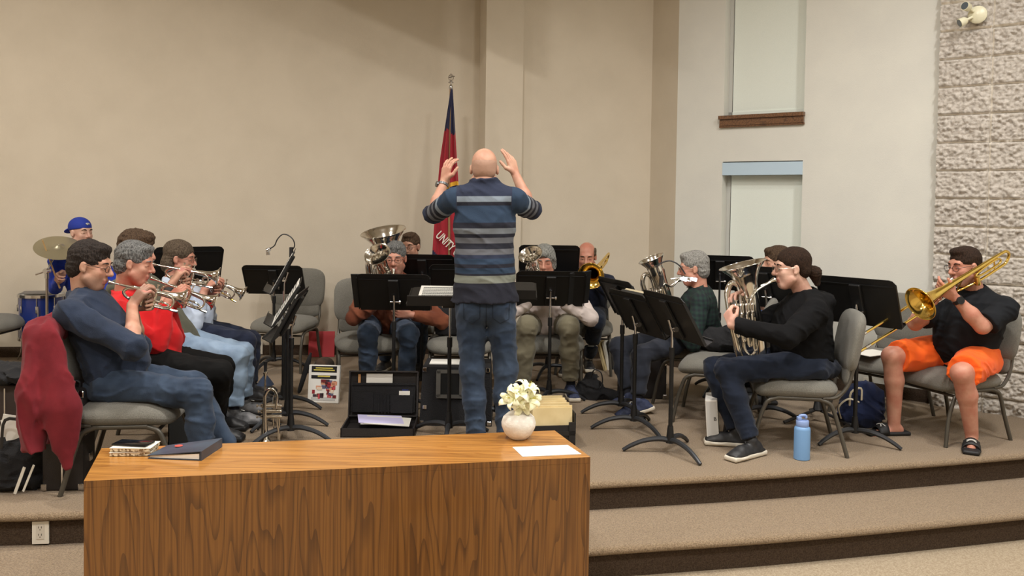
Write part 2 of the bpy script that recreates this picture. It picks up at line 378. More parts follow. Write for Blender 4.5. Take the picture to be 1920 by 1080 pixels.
wallmesh('wall_block_core', B0-nR*.03, R_end-nR*.03, -.31, CEIL, M_BLOCK)
# rest of the room behind the camera (gives bounce light and reflections)
RX = R_end; LX = A0
wallmesh('wall_right', RX, (RX[0]+.1, -4.5), -.31, CEIL, M_WALL2)
wallmesh('wall_rear', (RX[0]+.1, -4.5), (LX[0], -4.5), -.31, CEIL, M_WALL)
wallmesh('wall_left', (LX[0], -4.5), LX, -.31, CEIL, M_WALL)
c = MB(); c.prism([(LX[0]-.3, -4.8), (RX[0]+.4, -4.8), (RX[0]+.4, 9), (LX[0]-.3, 9)], CEIL, CEIL+.1); struct(c.build('ceiling', M_CEIL))
M_CARP_F = mat('hall_carpet', (188, 172, 148), .97, rgb2=(158, 141, 118), nscale=150, bump=.8, bscale=260, spec=.1)
f_ = MB(); f_.prism([(LX[0]-.1, -4.6), (RX[0]+.2, -4.6), (RX[0]+.2, 8.6), (LX[0]-.1, 8.6)], -.41, -.31); struct(f_.build('floor', M_CARP_F))
sf = MB(); pq = [(-3.9, 4.72), (-.12, 3.17), (-.12, 4.72)]; sf.add([(x, 6.75+x*.12+t_, z) for t_ in (0, .12) for x, z in pq], [[0, 1, 2], [5, 4, 3], [0, 3, 4, 1], [1, 4, 5, 2], [2, 5, 3, 0]]); struct(sf.build('unseen_shade_wedge', M_CEIL))  # unseen wedge added above the frame to throw shade on the upper back wall
# stage: two carpeted levels with rounded nosing
edge = [np.array(LX)*0+np.array([LX[0], 3.4])]+[gd(*q)[:2] for q in ((0, 966), (157, 962), (1107, 905), (1400, 891), (1920, 853))]+[np.array([RX[0]+.05, 5.75])]
edge[3:] = [e for e in edge[3:]]
e_s = []
for i in range(len(edge)-1):
    for k in range(8): e_s.append(edge[i]*(1-k/8)+edge[i+1]*k/8)
e_s.append(edge[-1]); e_s = np.array(e_s)
for _ in range(10): e_s[1:-1] = (e_s[:-2]+2*e_s[1:-1]+e_s[2:])/4
def slab(name, E, zt, zb, mats):
    n = len(E); d = np.gradient(E, axis=0); d /= np.linalg.norm(d, axis=1)[:, None]; no = np.stack([d[:, 1], -d[:, 0]], 1)
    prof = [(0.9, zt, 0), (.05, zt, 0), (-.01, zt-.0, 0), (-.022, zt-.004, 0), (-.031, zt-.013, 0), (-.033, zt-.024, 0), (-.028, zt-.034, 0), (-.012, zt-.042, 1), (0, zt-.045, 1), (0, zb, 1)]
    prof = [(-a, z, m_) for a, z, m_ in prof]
    V = []; Fc = []; mi = []
    for a, z, m_ in prof[1:]:
        for i in range(n): p = E[i]+no[i]*(a-.0); V.append((p[0], p[1], z))
    for j in range(len(prof)-2):
        for i in range(n-1): Fc.append((j*n+i, (j+1)*n+i, (j+1)*n+i+1, j*n+i+1)); mi.append(prof[j+2][2])
    b0 = len(V); V += [(E[-1][0], 8.6, zt), (E[0][0], 8.6, zt)]; Fc.append(list(range(n))+[b0, b0+1]); mi.append(0)
    return struct(mesh_np(name, V, Fc, mats, smooth=True, midx=mi))
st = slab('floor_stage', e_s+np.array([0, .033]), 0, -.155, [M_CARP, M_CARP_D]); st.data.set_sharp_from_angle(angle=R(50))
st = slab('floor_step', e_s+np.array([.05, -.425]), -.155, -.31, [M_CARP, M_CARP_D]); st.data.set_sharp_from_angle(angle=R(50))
# ---------------- oak communion table
TZ = .43
tA, tB, tC, tD = [gd(x, y, TZ) for x, y in ((157, 902), (1107, 857), (1040, 807), (190, 840.5))]
T = thing('communion_table', 'long boxy oak table with plain solid front at the foot of the stage', 'table', (float((tA+tC)[0]/2), float((tA+tC)[1]/2), -.31))
o0 = np.array([T.location.x, T.location.y, 0])
def tq(z0, z1, ins): 
    c4 = (tA+tB+tC+tD)[:2]/4; return [tuple((c4+(p[:2]-c4)*(1-ins))-o0[:2]) for p in (tA, tB, tC, tD)]
m1 = MB(); m1.prism(tq(0, 0, 0), TZ-.024+.31, TZ+.31); o = m1.build('tabletop', [M_OAK_LIT, M_OAK], T)
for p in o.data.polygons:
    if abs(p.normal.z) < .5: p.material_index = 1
m2 = MB(); q = tq(0, 0, 0)
def panel(a, b, n):
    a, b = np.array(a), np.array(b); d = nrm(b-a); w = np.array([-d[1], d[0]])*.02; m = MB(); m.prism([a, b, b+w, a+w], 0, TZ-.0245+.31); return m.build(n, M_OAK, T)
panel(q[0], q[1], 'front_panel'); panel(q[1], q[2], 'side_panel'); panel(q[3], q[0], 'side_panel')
sh = MB(); q3 = tq(0, 0, .03); sh.prism(q3, .3, .32); sh.build('shelf', M_OAK, T)
def ttop(px, py, dz=0): p = gd(px, py, TZ+dz); return p
# ---------------- people
def skin(name, c, c2):
    m = mat(name, c, .5, rgb2=c2, nscale=14, bump=.08, bscale=120, spec=.4); nt = m.node_tree; b = nt.nodes['Principled BSDF']; l = b.inputs['Base Color'].links[0].from_socket
    a = nt.nodes.new('ShaderNodeAttribute'); a.attribute_name = 'stubble'; mx = nt.nodes.new('ShaderNodeMixRGB'); mx.inputs[2].default_value = (*lin((126, 98, 86)), 1); nt.links.new(a.outputs['Fac'], mx.inputs[0]); nt.links.new(l, mx.inputs[1]); nt.links.new(mx.outputs[0], b.inputs['Base Color']); return m
SK = skin('skin_light', (204, 160, 136), (188, 136, 114)); SK_R = skin('skin_ruddy', (200, 148, 126), (186, 122, 102)); SK_P = skin('skin_pale', (208, 168, 148), (194, 146, 128))
M_SHV = mat('shaven_skin', (158, 122, 106), .6, rgb2=(176, 134, 114), nscale=60); M_SOCK = mat('dark_socks', (30, 32, 42), .9)
M_LIP = mat('lips', (186, 124, 110), .5); M_EYE = mat('eye_white', (225, 220, 212), .2); M_IRIS = mat('iris', (52, 42, 36), .15)
M_GL = mat('glasses_frame', (42, 38, 40), .3); M_GLM = mat('glasses_wire', (160, 150, 135), .3, .9)
M_BLK = mat('black_matte', (26, 26, 28), .6); M_WSOLE = mat('shoe_sole_white', (216, 208, 192), .6)
def rotm(yaw, pitch=0, roll=0):
    """columns right, forward, up; yaw 0 faces +X, 90 away from camera; pitch down positive"""
    f = np.array([math.cos(R(yaw)), math.sin(R(yaw)), 0]); r = np.array([math.sin(R(yaw)), -math.cos(R(yaw)), 0]); u = np.array([0, 0, 1.0])
    c, s_ = math.cos(R(pitch)), math.sin(R(pitch)); f2 = f*c-u*s_; u2 = u*c+f*s_
    c, s_ = math.cos(R(roll)), math.sin(R(roll)); r2 = r*c+u2*s_; u3 = u2*c-r*s_
    return np.stack([r2, f2, u3], 1)
def ik(a, t, l1, l2, pole):
    a, t, pole = np.array(a, float), np.array(t, float), nrm(pole); v = t-a; d = np.linalg.norm(v)
    if d > (l1+l2)*.995: s_ = d/((l1+l2)*.995); l1 *= s_; l2 *= s_
    x = (d*d+l1*l1-l2*l2)/(2*d); h = math.sqrt(max(l1*l1-x*x, 1e-6)); v = v/d; p = pole-v*(pole @ v)
    return a+v*x+nrm(p)*h
def hand(s, Wp, D, N, right, curl=(35, 40, 25), k=.004, thumb=None, sc=1.0, splay=.1, tfold=0.0):
    D = nrm(D); N = nrm(np.array(N, float)-D*np.dot(N, D)); T = np.cross(D, N)*(1 if right else -1)
    offs = (.031, .010, -.011, -.031); L = (.94, 1.04, .97, .78); tips = []
    for i in range(4):
        K = Wp+(D*(.086-.004*abs(i-1))+T*offs[i])*sc
        s.cone(Wp+(D*.012+T*offs[i]*.55)*sc, K, .0165*sc, .0125*sc, .010)
        a = 0; p = K; r_ = .0100*sc
        c_i = curl[i] if isinstance(curl[0], (tuple, list)) else curl
        for j, l in enumerate((.043, .026, .021)):
            a += R(c_i[j]); dd = nrm(D*math.cos(a)+N*math.sin(a)+T*offs[i]*splay*30*math.cos(a)); q = p+dd*l*L[i]*sc
            s.cone(p, q, r_, r_*.9, k); p = q; r_ *= .92
        tips.append(p)
    tb = Wp+(D*.022+T*.02)*sc; d1 = nrm(D*.6+T*(.75-tfold)+N*(.35+tfold)); p1 = tb+d1*.045*sc; d2 = nrm(D*.85+T*(.3-tfold)+N*(.25+tfold)) if thumb is None else nrm(thumb)
    s.cone(tb, p1, .0165*sc, .0125*sc, .010); p2 = p1+d2*.03*sc; s.cone(p1, p2, .0118*sc, .0105*sc, k); s.cone(p2, p2+d2*.022*sc, .0105*sc, .0088*sc, k)
    return tips
def head_sdf(s, c, M, puff=.4, wide=1.0):
    P = lambda x, y, z: c+M @ np.array([x*wide, y, z])
    s.ell(P(0, -.016, .034), (.074*wide, .094, .084), M, .01); s.ell(P(0, .026, -.035), (.059*wide, .066, .080), M, .03); s.cone(P(0, -.02, -.055), P(0, .045, -.088), .05, .034, .025)
    s.cone(P(-.022, .058, -.098), P(.022, .058, -.098), .02, .02, .02); s.cone(P(-.03, .072, .026), P(.03, .072, .026), .016, .016, .02)
    s.cone(P(0, .088, .012), P(0, .110, -.026), .0085, .0125, .008); s.ell(P(.011, .098, -.031), .0085, k=.006); s.ell(P(-.011, .098, -.031), .0085, k=.006)
    for q in (-1, 1):
        s.ell(P(q*.038, .060, -.026), (.022, .020, .020), M, .02); s.ell(P(q*.042, .042, -.060), (.018+.006*puff, .026, .030), M, .02)
        s.ell(P(q*.032, .108, .004), (.021, .025, .015), M, .012, 's'); s.ell(P(q*.0305, .0725, .003), .0155, None, .003); s.ell(P(q*.031, .092, -.001), (.0120, .013, .0048), M, .002, 's')
        s.cone(P(q*.055, .01, -.06), P(q*.03, .05, -.1), .022, .018, .02)
        s.cone(P(q*.018, .083, .004), P(q*.046, .074, .002), .006, .005, .004)
        s.ell(P(q*.077, -.006, -.004), (.011, .017, .028), M, .006); s.ell(P(q*.078, .002, -.023), (.008, .010, .011), M, .005); s.ell(P(q*.089, .0, .0), (.006, .010, .018), M, .004, 's')
    s.cone(P(-.017, .088, -.060), P(.017, .088, -.060), .0075, .0075, .006); s.cone(P(-.013, .086, -.072), P(.013, .086, -.072), .008, .008, .006)
def hair_sdf(s, c, M, style, wide=1.0, seed=0):
    P = lambda x, y, z: c+M @ np.array([x*wide, y, z]); A = lambda x, y, z: np.array([x*wide, y, z])
    if style == 'short':
        s.ell(P(0, -.019, .044), A(.082, .102, .087), M, .01); s.ell(P(0, -.055, -.02), A(.074, .060, .07), M, .02); s.ell(P(0, .048, .094), A(.056, .036, .026), M, .02)
    elif style == 'crop':
        s.ell(P(0, -.018, .042), A(.079, .101, .083), M, .01); s.ell(P(0, -.05, -.01), A(.072, .06, .06), M, .02); s.ell(P(0, .04, .1), A(.05, .045, .024), M, .02)
    elif style == 'curly':
        s.ell(P(0, -.018, .05), A(.092, .112, .096), M, .01); s.ell(P(0, -.055, -.02), A(.084, .07, .08), M, .02); s.ell(P(0, .045, .1), A(.065, .045, .035), M, .02)
    elif style == 'medium':
        s.ell(P(0, -.022, .044), A(.086, .106, .088), M, .01); s.ell(P(0, -.06, -.045), A(.084, .066, .085), M, .02)
    elif style == 'bob':
        s.ell(P(0, -.018, .042), A(.087, .104, .086), M, .01); s.ell(P(0, -.045, -.035), A(.092, .07, .08), M, .03); s.ell(P(.02, .065, .075), A(.055, .035, .035), M, .02)
        for q in (-1, 1): s.ell(P(q*.078, .025, -.015), A(.018, .04, .07), M, .02)
    elif style == 'fringe':
        s.ell(P(0, -.03, .02), A(.080, .094, .075), M, .01); s.ell(P(0, -.055, -.02), A(.074, .058, .06), M, .02); s.ell(P(0, .03, .13), A(.064, .13, .085), M, .01, 's')
    elif style == 'stubble':
        s.ell(P(0, -.022, .012), A(.0762, .0905, .080), M, .01); s.ell(P(0, -.045, -.03), A(.063, .052, .045), M, .02); s.ell(P(0, .02, .15), A(.075, .15, .095), M, .01, 's')
    elif style == 'pony':
        s.ell(P(0, -.020, .046), A(.080, .104, .086), M, .01); s.ell(P(0, -.06, -.01), A(.072, .055, .06), M, .02)
    s.ell(P(0, .115, -.02), A(.066, .075, .088 if style != 'bob' else .078), M, .008, 's')
    for q in (-1, 1):
        if style not in ('bob',): s.ell(P(q*.088, .012, -.018), A(.034, .034 if style != 'medium' else .02, .036), M, .006, 's')
        s.ell(P(q*.09, .062, -.04), A(.05, .03, .075), M, .006, 's')
    s.box(P(0, .02, -.155), (.15, .17, .07 if style not in ('medium', 'bob') else .045), .01, M, .01, 's')
    s.box(P(0, .1, -.12), (.15, .1, .06), .01, M, .01, 's')
def fringe_sides(s, c, M, A=None):
    for q in (-1, 1): s.ell(c+M @ np.array([q*.070, -.012, .038]), (.013, .05, .036), M, .012)
def strands(c, M, amp=.004, seed=0, curly=False):
    def f(p):
        q = (p-c) @ M; th = np.arctan2(q[:, 0], q[:, 2]+.02); 
        if curly: return -amp*(vnoise(q*60, seed)+vnoise(q*110, seed+1)-1)*2
        return -amp*((vnoise(np.stack([th*9, q[:, 1]*26, q[:, 2]*20], 1), seed)-.5)*1.5+(vnoise(np.stack([th*30, q[:, 1]*40, q[:, 2]*36], 1), seed+3)-.5)*1.2+(vnoise(q*150, seed+5)-.5)*.8)
    return f
def hairmat(name, a, b):
    return mat(name, a, .7, rgb2=b, nscale=2.2, stretch=(90, 90, 22), bump=.7, bscale=5, ndetail=4, spec=.2)
def eyes_glasses(root, c, M, glasses=None, brow=None, o=np.zeros(3), lens=.021):
    P = lambda x, y, z: c-o+M @ np.array([x, y, z])
    for q in (-1, 1):
        e = MB(); bm = bmesh.new(); bmesh.ops.create_uvsphere(bm, u_segments=12, v_segments=10, radius=.0125)
        ce = P(q*.0305, .0735, .002); V = [Vector(ce)+v.co for v in bm.verts]; fa = [[v.index for v in f.verts] for f in bm.faces]
        for f in bm.faces:
            n = np.array(f.normal); e.F.append(tuple(v.index for v in f.verts)); e.M.append(1 if n @ M[:, 1] > .86 else 0)
        e.V = [tuple(v) for v in V]; bm.free(); e.build('eye', [M_EYE, M_IRIS], root, smooth=True)
        if brow is not None:
            b = MB(); b.tube([P(q*.014, .090, .025), P(q*.03, .091, .031), P(q*.05, .076, .026)], [.0028, .0042, .002], 6, sub=3); b.build('eyebrow', brow, root, smooth=True)
    if glasses is not None:
        g = MB()
        for q in (-1, 1):
            g.tube([P(q*.034+lens*math.cos(a)*1.15, .104-.006*abs(math.cos(a)), .001+lens*.82*math.sin(a)) for a in np.linspace(0, 2*math.pi, 14)[:-1]], .0016, 5, closed=True)
            g.tube([P(q*(.034+lens*1.12), .098, .006), P(q*.075, .06, .008), P(q*.083, -.005, .010), P(q*.083, -.018, -.008)], .0014, 5)
        g.tube([P(-.012, .103, .004), P(0, .108, .007), P(.012, .103, .004)], .0016, 5); g.build('glasses', glasses, root, smooth=True)
def shoe(root, ank, d, m_up, m_sole, o, pitch=0, laces=None, name='shoe', size=1.0, low=0):
    """ank: ankle joint; d: horizontal toe direction"""
    d = nrm([d[0], d[1], 0]); cP, sP = math.cos(R(pitch)), math.sin(R(pitch)); f = d*cP-np.array([0, 0, 1])*sP; u = np.array([0, 0, 1])*cP+d*sP; r_ = np.cross(f, u)
    M = np.stack([r_, f, u], 1); b = ank-u*.085; P = lambda x, y, z: b+(M @ np.array([x, y, z]))*size
    s = SDF(); s.box(P(0, .045, .015), np.array((.045, .146, .015))*size, .010, M, .002); s.ell(P(0, .11, .015), np.array((.053, .077, .016))*size, M, .006); s.box(P(0, .05, .045), (.1, .3, .0155), .001, M, .001, 's'); SV, SQ = s.mesh(.0055, .015)
    s = SDF(); s.box(P(0, .045, .022), np.array((.040, .138, .016))*size, .010, M, .002)
    s.ell(P(0, .115, .032), np.array((.044, .068, .032))*size, M, .015); s.cone(P(0, -.045, .042), P(0, .09, .045), .037*size, .034*size, .02); s.cone(P(0, -.035, .05), P(0, .0, .088-low), .036*size, .036*size, .02)
    V, Q = s.mesh(.0065, .015); cz = ((V[Q].mean(1)-b) @ u)/size
    ob = mesh_np(name, V-o, Q, m_up, root); mesh_np('sole', SV-o, SQ, m_sole, ob)
    if laces:
        l = MB()
        for i, y in enumerate((.04, .058, .076, .094)):
            z = .092-.35*(y-.04)-.012; l.tube([P(-.02, y, z-.012)-o, P(0, y+.004*(-1)**i, z)-o, P(.02, y, z-.012)-o], .003, 5, sub=3)
        l.tube([P(-.016, .035, .086)-o, P(.004, .05, .094)-o, P(-.012, .066, .086)-o], .0025, 5, sub=3)
        l.build('laces', laces, ob, smooth=True)
    return ob
HOOK = {}
def person(label, head, hyaw, hpitch, hip, tyaw, armR, armL, legs, skinm, hair, hairm, top, pants, sc=None, sw=.185, belly=0.0, girth=1.0, glasses=None,
           shoes=None, cut=1.0, legcut=1.0, seed=1, hroll=0, fine=.005, cres=.008, thick=.010, hem=.03, brow=True, collar=None, legR=(.43, .42), standing=False, topname='sweater', pantname='trousers', puff=.5, wide=1.0, stripes=None, foldamp=.006, stub=False, hood=None, hips=.095, lens=.021, toes=None, beard=False, sock=None, upper=.30, fore=.265):
    head = np.array(head, float); hip = np.array(hip, float); MH = rotm(hyaw, hpitch, hroll); fT = rotm(tyaw)[:, 1]; sT = rotm(tyaw)[:, 0]; Z = np.array([0, 0, 1.0])
    def seatcut(s_): s_.box(hip+fT*.03-Z*(hip[2]-.337), (.28, .235, .10), .012, rotm(tyaw), .012, 's')
    hip[2] = hip[2] if standing else max(hip[2], .505)
    root = thing('person', label, 'person', (float(hip[0]), float(hip[1]), 0)); o = np.array([hip[0], hip[1], 0.0])
    if sc is None: sc = head-MH[:, 1]*.03-Z*.20-fT*.02
    sc = np.array(sc, float)
    shR = sc+sT*sw-Z*.035; shL = sc-sT*sw-Z*.035
    up = nrm(sc-hip); chest = sc*.68+hip*.32+fT*.012; waist = sc*.3+hip*.7+fT*.01
    nb = head+MH @ np.array([0, -.032, -.075]); A = {}
    s = SDF(); head_sdf(s, head, MH, puff, wide)
    s.cone(nb, sc+Z*.005, .052, .060, .02); s.cone(shR, shL, .045, .045, .04)
    s.cone(sc-up*.05, hip, .11, .11, .04, fT, .7)
    for nm, a, sh, sd in (('R', armR, shR, 1), ('L', armL, shL, -1)):
        if a is None: A[nm] = None; continue
        w = np.array(a['w'], float); el = np.array(a['el'], float) if 'el' in a else ik(sh, w, upper*girth**.2, fore, a.get('pole', (0, 0, -1))); A[nm] = (sh, el, w, a)
        t = thick if cut > 0 else .0
        s.cone(sh, el, .050-t*.7 if cut > -.3 else .05, .040*girth**.5-t*.7, .02); s.cone(el, el*.6+w*.4, .042*girth**.6-t*.4, .041*girth**.6-t*.4, .015); s.cone(el*.6+w*.4, w, .040*girth**.5-t*.3, .0265, .02)
        hand(s, w, a['d'], a['n'], sd == 1, a.get('curl', (35, 40, 25)), thumb=a.get('thumb'), sc=a.get('hs', 1.0), tfold=a.get('tf', 0), splay=a.get('splay', .1))
    LG = []
    for i, lg in enumerate(legs):
        if lg is None: LG.append(None); continue
        sd = 1 if i == 0 else -1; h = hip+sT*hips*sd; an = np.array(lg['a'], float); kn = np.array(lg['k'], float) if 'k' in lg else ik(h, an, legR[0], legR[1], lg.get('pole', tuple(fT*.7+Z)))
        LG.append((h, kn, an, lg)); t = .012
        bare = legcut < .6
        s.cone(h, kn, .07, .052 if not bare else .062, .03); s.cone(kn, kn*.65+an*.35+(-fT*.015 if bare else 0), .048 if not bare else .058, .046 if not bare else .058, .02); s.cone(kn*.65+an*.35+(-fT*.015 if bare else 0), an, .044 if not bare else .056, .033 if not bare else .037, .02)
        if toes:
            d = nrm(lg['d']); s.cone(an-Z*.03-d*.03, an-Z*.05+d*.10, .034, .026, .02)
            rr = np.cross(d, Z)
            for j in range(5): q = an-Z*.062+d*(.115)+rr*(.033-.0155*j)*sd*-1; s.cone(q, q+d*(.045-.006*j)-Z*.004, .0105 if j else .013, .0095 if j else .012, .004)
    zlow = min([sc[2]-.35]+[x[2][2]-.15 for x in A.values() if x])
    if not standing: seatcut(s)
    V, Q = s.mesh(fine, .02, zs=(zlow, .013 if not toes else .009))
    cen = (V[Q].mean(1)-head) @ MH; lip = ((np.abs(cen[:, 0]) < .024) & (cen[:, 1] > .078) & (cen[:, 2] < -.054) & (cen[:, 2] > -.080))
    mi_ = lip.astype(int); pc_ = V[Q].mean(1); jaw = (np.abs(cen[:, 0]) < .075) & (cen[:, 1] > .0) & (cen[:, 2] < -.048-.25*(.06-np.minimum(cen[:, 1], .06))*0) & (cen[:, 2] > -.135) & ~lip
    if shoes: mi_[pc_[:, 2] < .26] = 3
    mesh_np('body', V-o, Q, [skinm, M_LIP, M_SHV, sock or M_SOCK], root, midx=mi_)
    if beard:
        lv = (V-head) @ MH; sm = lambda e0, e1, x: np.clip((x-e0)/(e1-e0), 0, 1); w_ = sm(-.035, -.065, lv[:, 2]+.25*np.maximum(0, .05-lv[:, 1])*0)*sm(-.02, .02, lv[:, 1])*sm(-.15, -.12, lv[:, 2])*sm(.09, .08, np.abs(lv[:, 0])); w_ = np.maximum(w_, sm(.02, .0, np.abs(lv[:, 1]-.005))*sm(.02, -.03, lv[:, 2])*sm(-.15, -.1, lv[:, 2])*(np.abs(lv[:, 0]) > .05)*.7)
        at_ = [x for x in root.children if x.name.startswith('body')][0].data.attributes.new('stubble', 'FLOAT', 'POINT'); at_.data.foreach_set('value', (w_*.62).astype(np.float32))
    # top
    if top is not None:
        s = SDF(); g = girth; t = thick
        s.cone(hip+up*(.02 if not standing else .16), waist, (.150*g)+t, .146*g+t, .05, fT, .74 if g < 1.15 else .8); s.cone(waist, chest, .146*g+t, .158*g+t*.8, .05, fT, .72 if g < 1.15 else .8)
        s.cone(chest, sc-up*.06, .158*g+t*.8, .135+t, .05, fT, .68)
        s.cone(shR, shL, .052+t, .052+t, .05); 
        if belly: s.ell(waist+fT*.06, (.13*g, .10*g, .15), None, .06); s.ell(waist+fT*.05+up*.1, .12*g, None, .06)
        s.cone(sc+Z*.03, shR, .05, .045+t, .03); s.cone(sc+Z*.03, shL, .05, .045+t, .03)
        for nm in 'RL':
            if not A[nm]: continue
            sh, el, w, a = A[nm]; g2 = g**.5
            if cut < 0: e2 = sh+(el-sh)*(1+cut); s.cone(sh, e2, .052*g2+t, .056*g2+t*1.3, .02, cutb=True)
            else:
                s.cone(sh, el, .053*g2+t, .044*g2+t, .014); c2 = el+(w-el)*cut*.97; s.cone(el, c2, .043*g2+t, (.043*(1-cut)+.031*cut)*g2**.5+t*.8, .015, cutb=True)
        if hem and not standing: s.cone(hip+up*(.0), hip-up*hem, .152*g+t, .15*g+t, .03, fT, .76)
        if standing: s.cone(hip+up*.10, hip-up*hem, .155*g+t, .180*g+t, .03, fT, .74, cutb=True)
        if collar: s.cone(sc+Z*.012-fT*.0, sc+Z*(.012+collar)+(nb-sc)*.4*np.array([1, 1, 0]), .078, .071, .02, cutb=True)
        if hood: s.ell(sc-fT*.085+Z*.0, (.10, .085, .06), rotm(tyaw, 20), .02); s.cone(sc-fT*.06+sT*.06+Z*.02, sc+fT*.06+sT*.045-Z*.02, .035, .025, .02); s.cone(sc-fT*.06-sT*.06+Z*.02, sc+fT*.06-sT*.045-Z*.02, .035, .025, .02)
        nk = .0575; s.cone(sc+Z*.0, nb+Z*.06, nk, nk, .003, op='s')
        if not standing: seatcut(s)
        s.disp = folds(foldamp, 20, seed); V, Q = s.mesh(cres, .02)
        if callable(top): mt, mi = top(V, Q, locals())
        else: mt, mi = [top], None
        ob = mesh_np(topname, V-o, Q, mt, root, midx=mi)
        if stripes:
            d = (V-hip) @ up; val = d.copy()
            for nm in 'RL':
                if A[nm]:
                    sh, el, w, a = A[nm]
                    def seg(p, a_, b_): ab = b_-a_; tt = np.clip(((p-a_) @ ab)/(ab @ ab), 0, 1); return tt, np.linalg.norm(p-a_-tt[:, None]*ab, axis=1)
                    t1, d1 = seg(V, sh, el); t2, d2 = seg(V, el, w); lat = np.abs((V-sc) @ sT)
                    m = (lat > sw*.93) & (np.minimum(d1, d2) < .1) & (((V-hip)@up) > .25)
                    val = np.where(m, np.where(d1 < d2, 2+t1*.32, 2.32+t2*.26), val)
            at_ = ob.data.attributes.new('band', 'FLOAT', 'POINT'); at_.data.foreach_set('value', val.astype(np.float32))
    # trousers
    if pants is not None:
        s = SDF(); g = girth
        s.cone(hip+up*.05, hip-up*.0, .138*g, .145*g, .04, fT, .78)
        for i, L in enumerate(LG):
            if not L: continue
            h, kn, an, lg = L; bag = lg.get('bag', 1.0)
            if legcut < .6: e2 = h+(kn-h)*legcut*1.9; s.cone(h, e2, .098*g, .098*bag, .04, cutb=True)
            else:
                s.cone(h, kn, .092*g**.7, .066*bag, .04); s.cone(kn, kn*.6+an*.4, .064*bag, .061*bag, .03); s.cone(kn*.6+an*.4, kn+(an-kn)*(legcut*.95), .061*bag, .052*bag, .03, cutb=True)
                if lg.get('cuff'): 
                    e2 = kn+(an-kn)*(legcut*.95); e1 = e2+nrm(kn-an)*.05; s.cone(e1, e2, .060*bag, .060*bag, .004, cuta=True, cutb=True)
        if not standing: s.ell(hip-fT*.02-Z*.02, (.16*g, .15*g, .085), rotm(tyaw), .03)
        else: s.ell(hip-fT*.035-Z*.085+sT*.065, (.080, .080, .095), rotm(tyaw), .05); s.ell(hip-fT*.035-Z*.085-sT*.065, (.080, .080, .095), rotm(tyaw), .05)
        if not standing: seatcut(s)
        s.disp = folds(foldamp*.9, 24, seed+5); V, Q = s.mesh(cres, .02)
        if callable(pants): mt, mi = pants(V, Q, LG)
        else: mt, mi = [pants], None
        mesh_np(pantname, V-o, Q, mt, root, midx=mi)
    if shoes:
        for i, L in enumerate(LG):
            if L: shoe(root, L[2], L[3]['d'], shoes[0], shoes[1], o, L[3].get('pitch', 0), shoes[2] if len(shoes) > 2 else None)
    if hair:
        s = SDF(); hair_sdf(s, head, MH, hair, wide, seed)
        if hair == 'fringe': fringe_sides(s, head, MH)
        s.disp = strands(head, MH, dict(crop=.0025, pony=.0014, medium=.003, bob=.0022, stubble=.0006).get(hair, .0042), seed, hair == 'curly'); V, Q = s.mesh(.0042, .02)
        mesh_np('hair', V-o, Q, hairm, root)
    eyes_glasses(root, head, MH, glasses, (hairm if brow is True else brow) if brow else None, o, lens)
    HOOK['last'] = dict(A=A, LG=LG, sc=sc, o=o, MH=MH, head=head, fT=fT, sT=sT, hip=hip, up=up)
    return root
def mouth(head, yaw, pitch=0, roll=0): return np.array(head)+rotm(yaw, pitch, roll) @ np.array([0, .100, -.066])
# ---------------- chairs
M_FAB = mat('grey_upholstery', (128, 125, 116), .92, rgb2=(108, 106, 98), nscale=220, bump=.5, bscale=420, sheen=.15)
M_FRM = mat('olive_grey_frame', (84, 80, 72), .38, .3)
def pillow(w, h, t, M=None, ex=5, bulge=0, curve=0, nr=9, nt=44, flatb=.9):
    """rounded cushion: outline w x h superellipse in local Y,Z, thickness t along X"""
    V = []; Fc = []
    rs = [0, .35, .62, .8, .9, .95, .98, .995, 1.0]
    for sd in (1, -1):
        for r_ in rs:
            for k in range(nt):
                a = 2*math.pi*k/nt; c, s_ = math.cos(a), math.sin(a); q = (abs(c)**ex+abs(s_)**ex)**(-1/ex)
                y, z = w/2*q*c*r_, h/2*q*s_*r_; x = sd*t/2*math.sqrt(max(0, 1-r_**6))*(flatb+(1-flatb)*(1-r_*r_)); x += bulge*(1-r_*r_)*(1 if sd > 0 else 0)-curve*(1-(2*y/w)**2)
                V.append((x, y, z))
    n = len(rs)
    for s_ in range(2):
        b = s_*n*nt
        for i in range(n-1):
            for k in range(nt): f = [b+i*nt+k, b+i*nt+(k+1) % nt, b+(i+1)*nt+(k+1) % nt, b+(i+1)*nt+k]; Fc.append(f if s_ else f[::-1])
    if M is not None: V = [M @ Vector(v) for v in V]
    return V, Fc
